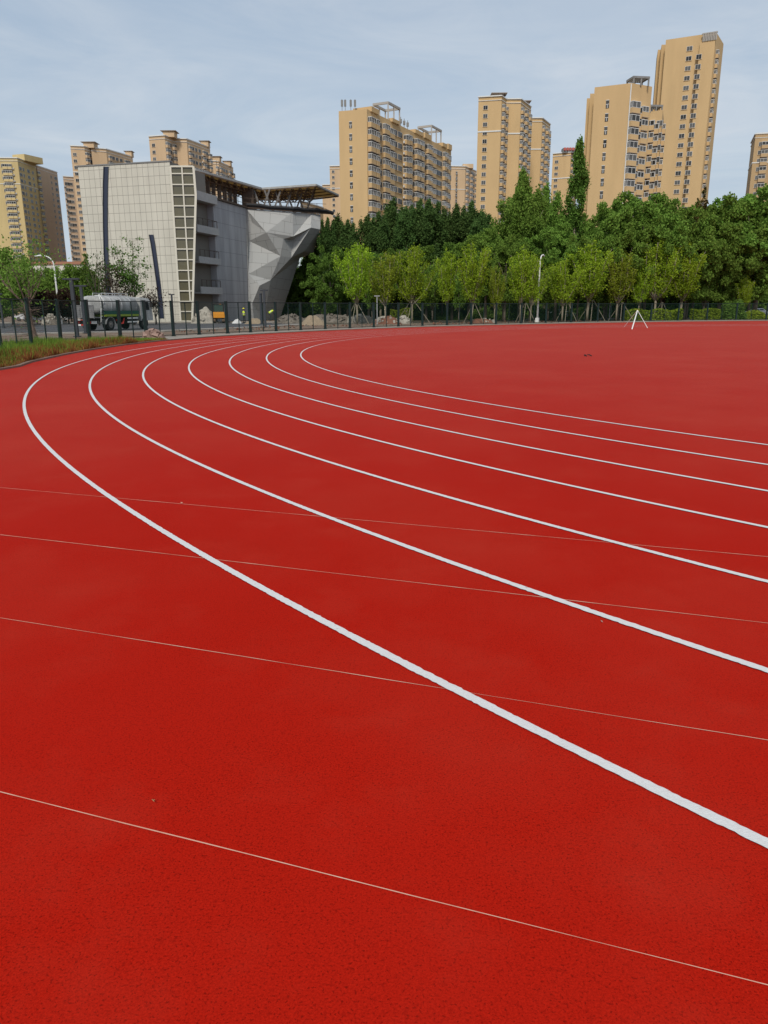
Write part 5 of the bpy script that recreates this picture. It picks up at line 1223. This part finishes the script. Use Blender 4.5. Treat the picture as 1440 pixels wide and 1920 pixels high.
for s_ in (-1, 1): mb = MB(); mb.bx(-.05, -.005, s_*.9-.17 if s_ > 0 else -.40, s_*.9+.17 if s_ > 0 else -.12, .60, .78); mb.build('tail_light', M_redp, tk)
for s_ in (-1, 1):
    wheel(tk, 1.55, s_*.92, .50, .50, s_); wheel(tk, 6.45, s_*1.0, .50, .30, s_)
    mb = MB(); L = [(1.55+.62*math.cos(a), s_*.93, .5+.62*math.sin(a)) for a in np.linspace(0.05, math.pi-.05, 9)]
    for p_, q_ in zip(L, L[1:]): mb.beam(p_, q_, .56, .03)
    mb.build('mudguard', M_tank, tk)
mb = MB(); loft(mb, [[(x, a, b) for a, b in ((-1.15, .75), (1.15, .75), (1.15, z1), (1.05, z2), (-1.05, z2), (-1.15, z1))] for x, z1, z2 in ((6.0, 2.55, 2.75), (6.1, 2.6, 2.82), (7.5, 2.5, 2.72), (7.75, 1.75, 1.8), (7.8, 1.2, 1.25))])
cab = mb.build('cab', M_tank, tk)
mb = MB(); mb.poly([(6.5, -1.165, 1.7), (7.35, -1.165, 1.7), (7.2, -1.165, 2.4), (6.5, -1.165, 2.4)]); mb.poly([(6.5, 1.165, 1.7), (6.5, 1.165, 2.4), (7.2, 1.165, 2.4), (7.35, 1.165, 1.7)]); mb.bx(5.985, 5.998, -.7, .7, 1.9, 2.4); mb.build('cab_window', M_carg, cab)
mb = MB(); mb.bx(7.2, 7.35, -1.55, -1.3, 1.9, 2.3); mb.bx(7.25, 7.3, -1.35, -1.1, 2.25, 2.3); mb.build('wing_mirror', M_chas, cab)
mb = MB()
for x0, x1 in ((2.0, 3.6),): mb.tube([(x0+.4, -1.1, .9), (x0+.8, -1.18, .55), (x1-.4, -1.18, .55), (x1, -1.05, 1.0)], .07, 6)
mb.build('red_hose', M_redp, tk)

def car_mesh(bodym):
    t = thing('parked_car', 'x', 'car', (0, 0, 0)); prof = [(-2.1, .35), (-2.15, .75), (-1.9, .95), (-1.35, 1.02), (-.75, 1.42), (.45, 1.45), (1.15, 1.0), (1.95, .86), (2.15, .62), (2.15, .35)]
    mb = MB(); secs = []
    for y, sx_, dz in ((-.86, .97, -.03), (-.80, 1, 0), (.80, 1, 0), (.86, .97, -.03)):
        secs.append([(x*sx_, y*(.82 if z > 1.1 else 1), z+dz) for x, z in prof])
    loft(mb, secs); mb.build('body', bodym, t, smooth=False)
    mb = MB()
    for s_ in (-1, 1):
        mb.poly([(-1.15, s_*.835, 1.03), (-.7, s_*.735, 1.34), (-.15, s_*.735, 1.37), (-.15, s_*.845, 1.0)][::s_]); mb.poly([(-.08, s_*.845, 1.0), (-.08, s_*.735, 1.37), (.42, s_*.735, 1.36), (1.0, s_*.84, 1.0)][::s_])
    mb.poly([(.52, -.62, 1.43), (.52, .62, 1.43), (1.14, .74, 1.03), (1.14, -.74, 1.03)]); mb.poly([(-.8, -.62, 1.42), (-1.33, -.72, 1.05), (-1.33, .72, 1.05), (-.8, .62, 1.42)])
    mb.v = [(x*1.0, y*1.0, z+.012) for x, y, z in mb.v]; mb.build('windows', M_carg, t)
    for x in (-1.35, 1.35):
        for s_ in (-1, 1): wheel(t, x, s_*.76, .32, .2, s_)
    for s_ in (-1, 1):
        mb = MB(); mb.bx(2.1, 2.17, s_*.62-.16, s_*.62+.16, .62, .76); mb.build('headlight', M_whp, t); mb = MB(); mb.bx(-2.17, -2.1, s_*.64-.14, s_*.64+.14, .72, .86); mb.build('tail_light', M_redp, t)
    return t
M_carw = mat('white_car_paint', (.62, .63, .64), .3, spec=.5)
c0 = car_mesh(M_carw); c0.location = (gx(76, 106), 106, 0); c0.rotation_euler = (0, 0, math.pi+.35); c0['label'] = 'white saloon car behind the left fence, beside the junk pile'; c0['group'] = 'parked cars around the site'
for px, Y, rz, lab in ((100, 112, .2, 'pale car partly hidden behind the curved street lamp'), (55, 118, 3.0, 'pale car furthest left behind the fence'), (1192, 122, .1, 'pale car half hidden behind the left end of the lime hedge'), (1232, 123, 3.2, 'pale car behind the middle of the lime hedge'), (1052, 124, .05, 'pale car in the shade behind the trees right of the white lamp'), (1420, 124, .1, 'pale car in the shade at the far right')):
    dup(c0, (gx(px, Y), Y, 0), rz, lab)
# mini excavator seen from behind
ex = thing('mini_excavator', 'small orange excavator parked on brown tracks between the plaster heap and worker', 'excavator', (gx(410, 95), 95, 0), .15)
M_or = mat('orange_machine_paint', (.62, .25, .02), .5); M_track = mat('muddy_track', (.12, .085, .06), .9, noise=.4, nscale=6)
for s_ in (-1, 1):
    mb = MB(); P = [(.95*math.cos(a)+(.35 if math.cos(a) > 0 else -.35), .26*math.sin(a)+.27) for a in np.linspace(0, 2*math.pi, 14)[:-1]]
    loft(mb, [[(s_*.55+dx, a*.8, b) for a, b in P] for dx in (-.17, .17)]); mb.build('crawler_track', M_track, ex)
mb = MB(); mb.bx(-.6, .6, -.55, .6, .5, .62); mb.build('turntable', M_track, ex)
mb = MB(); loft(mb, [[(x, y, z) for x, y in ((-.72, -.85), (.72, -.85), (.75, .5), (-.75, .5))] for z in (.63, 1.05)]); loft(mb, [[(x*f, y*f-(.05 if f < 1 else 0), z) for x, y in ((-.72, -.85), (.72, -.85), (.75, -.2), (-.75, -.2))] for z, f in ((1.05, 1), (1.32, .92))]); mb.build('body', M_or, ex)
mb = MB(); mb.bx(-.58, .58, -.2, .72, 1.05, 1.1)
for x in (-.58, .58):
    for y in (-.18, .7): mb.bx(x-.04, x+.04, y-.04, y+.04, 1.1, 2.25)
mb.bx(-.68, .68, -.3, .8, 2.25, 2.36); cb_ = mb.build('cab', M_chas, ex)
mb = MB(); mb.bx(-.55, .55, -.17, -.15, 1.34, 2.22); mb.bx(-.565, -.555, -.12, .65, 1.2, 2.2); mb.bx(.555, .565, -.12, .65, 1.2, 2.2); mb.build('cab_window', mat('greenish_cab_glass', (.03, .06, .05), .15, spec=.6), cb_)
mb = MB(); mb.beam((.1, .6, .9), (.15, 1.7, 2.2), .18, .22); mb.beam((.15, 1.7, 2.2), (.15, 2.5, 1.1), .14, .18); mb.build('boom', M_or, ex)
mb = MB(); mb.bx(-.15, .45, 2.3, 2.75, .55, 1.05); mb.build('bucket', M_track, ex)

# ------------------------------------------------------------ people
def person(label, loc, rz, joints, cat='person', vest=True):
    """one continuous skinned body, clothing as children"""
    t = thing('person', label, cat, loc, rz)
    J, E, R = joints; me = bpy.data.meshes.new('body'); me.from_pydata([J[k] for k in J], [(list(J).index(a), list(J).index(b)) for a, b in E], []); o = bpy.data.objects.new('body', me); COL.objects.link(o)
    md = o.modifiers.new('skin', 'SKIN'); 
    for i, k in enumerate(J): me.skin_vertices[0].data[i].radius = (R[k], R[k]*.8)
    me.skin_vertices[0].data[list(J).index('pelvis')].use_root = True
    sb = o.modifiers.new('sub', 'SUBSURF'); sb.levels = 1; sb.render_levels = 1
    dg = bpy.context.evaluated_depsgraph_get(); m2 = bpy.data.meshes.new_from_object(o.evaluated_get(dg)); bpy.data.objects.remove(o)
    b = link('body', m2, t); m2.materials.clear()
    for m_ in (mat('skin', (.33, .19, .12), .6), mat('dark_work_clothes', (.03, .035, .045), .85), mat('dark_trousers', (.035, .038, .042), .9)): m2.materials.append(m_)
    hd = Vector(J['head']); hands = [Vector(J['handL']), Vector(J['handR'])]; pel = Vector(J['pelvis'])
    for f in m2.polygons:
        c = f.center; f.material_index = 0 if ((c-hd).length < .2 or min((c-h_).length for h_ in hands) < .13) else (2 if c.z < pel.z+.05 else 1)
        f.use_smooth = True
    return t, J
def skel(pel, chest, neck, head, hl_, hr, el, er, sl_, sr, kl, kr, fl_, fr_):
    J = dict(pelvis=pel, belly=tuple((Vector(pel)+Vector(chest))/2), chest=chest, neck=neck, head=head, crown=tuple(Vector(head)+(Vector(head)-Vector(neck)).normalized()*.10),
             shL=sl_, elL=el, handL=hl_, shR=sr, elR=er, handR=hr, hipL=tuple(Vector(pel)+Vector((-.10, 0, -.05))), knL=kl, anL=fl_, toL=tuple(Vector(fl_)+Vector((0, .17, -.05))), hipR=tuple(Vector(pel)+Vector((.10, 0, -.05))), knR=kr, anR=fr_, toR=tuple(Vector(fr_)+Vector((0, .17, -.05))))
    for s_, h_, e_ in (('L', hl_, el), ('R', hr, er)):
        d = (Vector(h_)-Vector(e_)).normalized(); sd_ = d.cross(Vector((0, 1, 0))).normalized() if abs(d.y) < .9 else Vector((1, 0, 0))
        for q, (o_, l_) in enumerate(((-.03, .085), (-.01, .10), (.012, .095), (.032, .075))):
            J['f%s%d' % (s_, q)] = tuple(Vector(h_)+d*l_*.55+sd_*o_); J['g%s%d' % (s_, q)] = tuple(Vector(h_)+d*l_+sd_*o_*1.1+Vector((0, .02, 0)))
        J['th'+s_] = tuple(Vector(h_)+d*.03+Vector((0, .05, 0)))
    E = [('pelvis', 'belly'), ('belly', 'chest'), ('chest', 'neck'), ('neck', 'head'), ('head', 'crown')]
    for s_ in 'LR':
        E += [('chest', 'sh'+s_), ('sh'+s_, 'el'+s_), ('el'+s_, 'hand'+s_), ('pelvis', 'hip'+s_), ('hip'+s_, 'kn'+s_), ('kn'+s_, 'an'+s_), ('an'+s_, 'to'+s_), ('hand'+s_, 'th'+s_)]
        for q in range(4): E += [('hand'+s_, 'f%s%d' % (s_, q)), ('f%s%d' % (s_, q), 'g%s%d' % (s_, q))]
    R = dict(pelvis=.15, belly=.14, chest=.16, neck=.06, head=.10, crown=.085)
    for s_ in 'LR':
        R.update({'sh'+s_: .075, 'el'+s_: .05, 'hand'+s_: .038, 'hip'+s_: .105, 'kn'+s_: .07, 'an'+s_: .05, 'to'+s_: .045, 'th'+s_: .012})
        for q in range(4): R['f%s%d' % (s_, q)] = .010; R['g%s%d' % (s_, q)] = .008
    return J, E, R
M_hv = mat('hi_vis_yellow', (.62, .78, .03), .7); M_hel = mat('yellow_helmet', (.70, .62, .05), .35); M_refl = mat('reflective_tape', (.6, .6, .58), .4); M_shoe = mat('dark_boots', (.02, .02, .02), .8)
def dress(t, J, helmet=True):
    pel, ch, nk, hd = (Vector(J[k]) for k in ('pelvis', 'chest', 'neck', 'head')); ax = (ch-pel).normalized(); sx_ = Vector((1, 0, 0)); fy = ax.cross(sx_).normalized(); mb = MB(); secs = []
    for f, a, b in ((-.02, .185, .145), (.25, .175, .14), (.6, .20, .15), (.95, .235, .15), (1.15, .20, .12), (1.25, .10, .09)):
        c = pel+(ch-pel)*f*1.05; secs.append([c+sx_*a*math.cos(q)+fy*b*math.sin(q) for q in np.linspace(0, 2*math.pi, 15)[:-1]])
    loft(mb, secs, cap=False); v = mb.build('vest', M_hv, t, smooth=True); mb = MB()
    for f in (.35, .62):
        c = pel+(ch-pel)*f*1.05; loft(mb, [[c+ax*dz+sx_*.205*math.cos(q)+fy*.158*math.sin(q) for q in np.linspace(0, 2*math.pi, 15)[:-1]] for dz in (-.025, .025)], cap=False)
    mb.build('reflective_stripe', M_refl, v)
    if helmet: up = (hd-nk).normalized(); mb = MB(); c = hd+up*.06; mb.ball(c, (.135, .155, .12), 12, zmin=-.15); mb.tube([c+Vector((0, .02, -.02)), c+Vector((0, .02, 0))], .17, 12); mb.build('helmet', M_hel, t, smooth=True)
    else: mb = MB(); mb.ball(hd+Vector((0, -.02, .05)), (.11, .12, .10), 10); mb.build('hair', M_shoe, t, smooth=True)
    for s_ in 'LR': a_ = Vector(J['an'+s_]); mb = MB(); loft(mb, [[(a_.x+.05*math.cos(q), a_.y+.05+.14*math.sin(q), z) for q in np.linspace(0, 2*math.pi, 11)[:-1]] for z in (.0, .06, .11)]); mb.build('boot', M_shoe, t)
t, J = person('worker in yellow vest and helmet standing with arms bent by the grey wall', (gx(457.5, 95), 95, 0), 2.5,
    skel((0, 0, .92), (0, .02, 1.30), (0, .02, 1.50), (0, .04, 1.63), (-.20, .30, 1.12), (.22, .28, 1.0), (-.30, .06, 1.14), (.30, .04, 1.12), (-.20, .02, 1.40), (.20, .02, 1.40), (-.12, .05, .50), (.13, .03, .50), (-.14, 0, .09), (.15, -.02, .09))); dress(t, J)
t, J = person('worker in yellow vest bending forward over the rubble below the climbing wall', (gx(507, 89), 89, .35), -1.4,
    skel((0, -.15, .86), (0, .22, 1.06), (0, .40, 1.10), (0, .52, 1.06), (-.18, .50, .50), (.18, .55, .52), (-.25, .38, .76), (.25, .40, .78), (-.19, .30, 1.05), (.19, .30, 1.05), (-.12, .02, .46), (.12, .02, .46), (-.14, -.08, .09), (.14, -.08, .09))); dress(t, J, True)

# ------------------------------------------------------------ things on and by the track
ez = thing('easel', 'white wooden three-legged easel standing on the red track at right', 'easel', G(1196, 614.0)); ez.location.z = 0
b = ez.location; ap = PY(1195.3, 582.3, b.y+.3)-b
M_ezw = mat('white_painted_wood', (.66, .66, .62), .6)
f1 = G(1185, 617.3)-b; f2 = G(1214.2, 615.3)-b; f3 = Vector((-.55, 2.0, 0)); ap = Vector((ap.x, .3, ap.z))
for q, wd in ((f1, .085), (f2, .035), (f3, .03)): mb = MB(); mb.beam((q.x, q.y, 0), ap+Vector((0, 0, .03)), wd, .03 if wd > .08 else wd); mb.build('leg', M_ezw, ez)
mb = MB(); mb.box(ap+Vector((0, 0, .03)), (.14, .1, .08)); mb.build('hinge', mat('brass_yellow', (.45, .36, .08), .5), ez)
def scrap(name, label, cat, px, py, s_, m_, seed):
    p = G(px, py); g = random.Random(seed); mb = MB()
    for k in range(3): a = Vector((g.gauss(0, s_*.5), g.gauss(0, s_*.5), .01)); b_ = Vector((g.gauss(0, s_*.5), g.gauss(0, s_*.5), s_*.35*g.random()+.012)); mb.tube([a, (a+b_)/2+Vector((0, 0, s_*.1)), b_], [s_*.10, s_*.14, s_*.05], 5)
    return tag(mb.build(name, m_, None, loc=(p.x, p.y, 0)), label, cat)
scrap('debris_scrap', 'small twisted black scrap lying alone on the red infield', 'scrap', 1099, 668, .16, M_black, 2)
scrap('dry_leaf', 'tiny dry brown leaf lying on the near red surface', 'leaf', 290, 1506, .012, mat('dry_leaf_brown', (.30, .18, .08), .8), 4)
scrap('paper_shred', 'tiny pale shred beside the third seam at left', 'scrap', 342, 945, .016, mat('pale_shred', (.55, .40, .30), .8), 5)
scrap('paper_shred', 'tiny pale chip just below the second lane line', 'scrap', 1128, 1168, .012, M_pale, 6)
# site barrier near the tanker
bt = thing('site_barrier', 'small red and white barrier behind the tanker rear', 'barrier', (gx(146, 72), 72, 0)); mb = MB(); mb.bx(-.5, .5, -.05, .05, .2, .75); mb.build('board', M_redp, bt); mb = MB(); mb.bx(-.18, .18, -.06, .06, .2, .76); mb.build('white_stripe', M_whp, bt); mb = MB()
for x in (-.4, .4): mb.bx(x-.03, x+.03, -.2, .2, 0, .2)
mb.build('feet', M_chas, bt)
# low white building behind the left trees
lb = thing('low_building', 'low white-walled building with red-brown trim behind the left trees', 'building', (gx(40, 150), 150, 0)); H = HCAM+elev(70, 496)*150; mb = MB(); W_ = gx(150, 150)-gx(20, 150); mb.bx(0, W_, 0, 14, 0, H); mb.build('wall', mat('whitewashed_wall', (.62, .58, .52), .85, noise=.2, nscale=.3), lb)
mb = MB(); mb.bx(-.2, W_+.2, -.2, 14.2, H, H+.5); mb.build('roof_edge', mat('reddish_coping', (.33, .16, .10), .8), lb)
for k in range(7):
    mb = MB(); x = 1+k*W_/7; mb.bx(x, x+1.2, -.05, .1, H-3.6, H-2.0); mb.build('window', M_glass, lb)
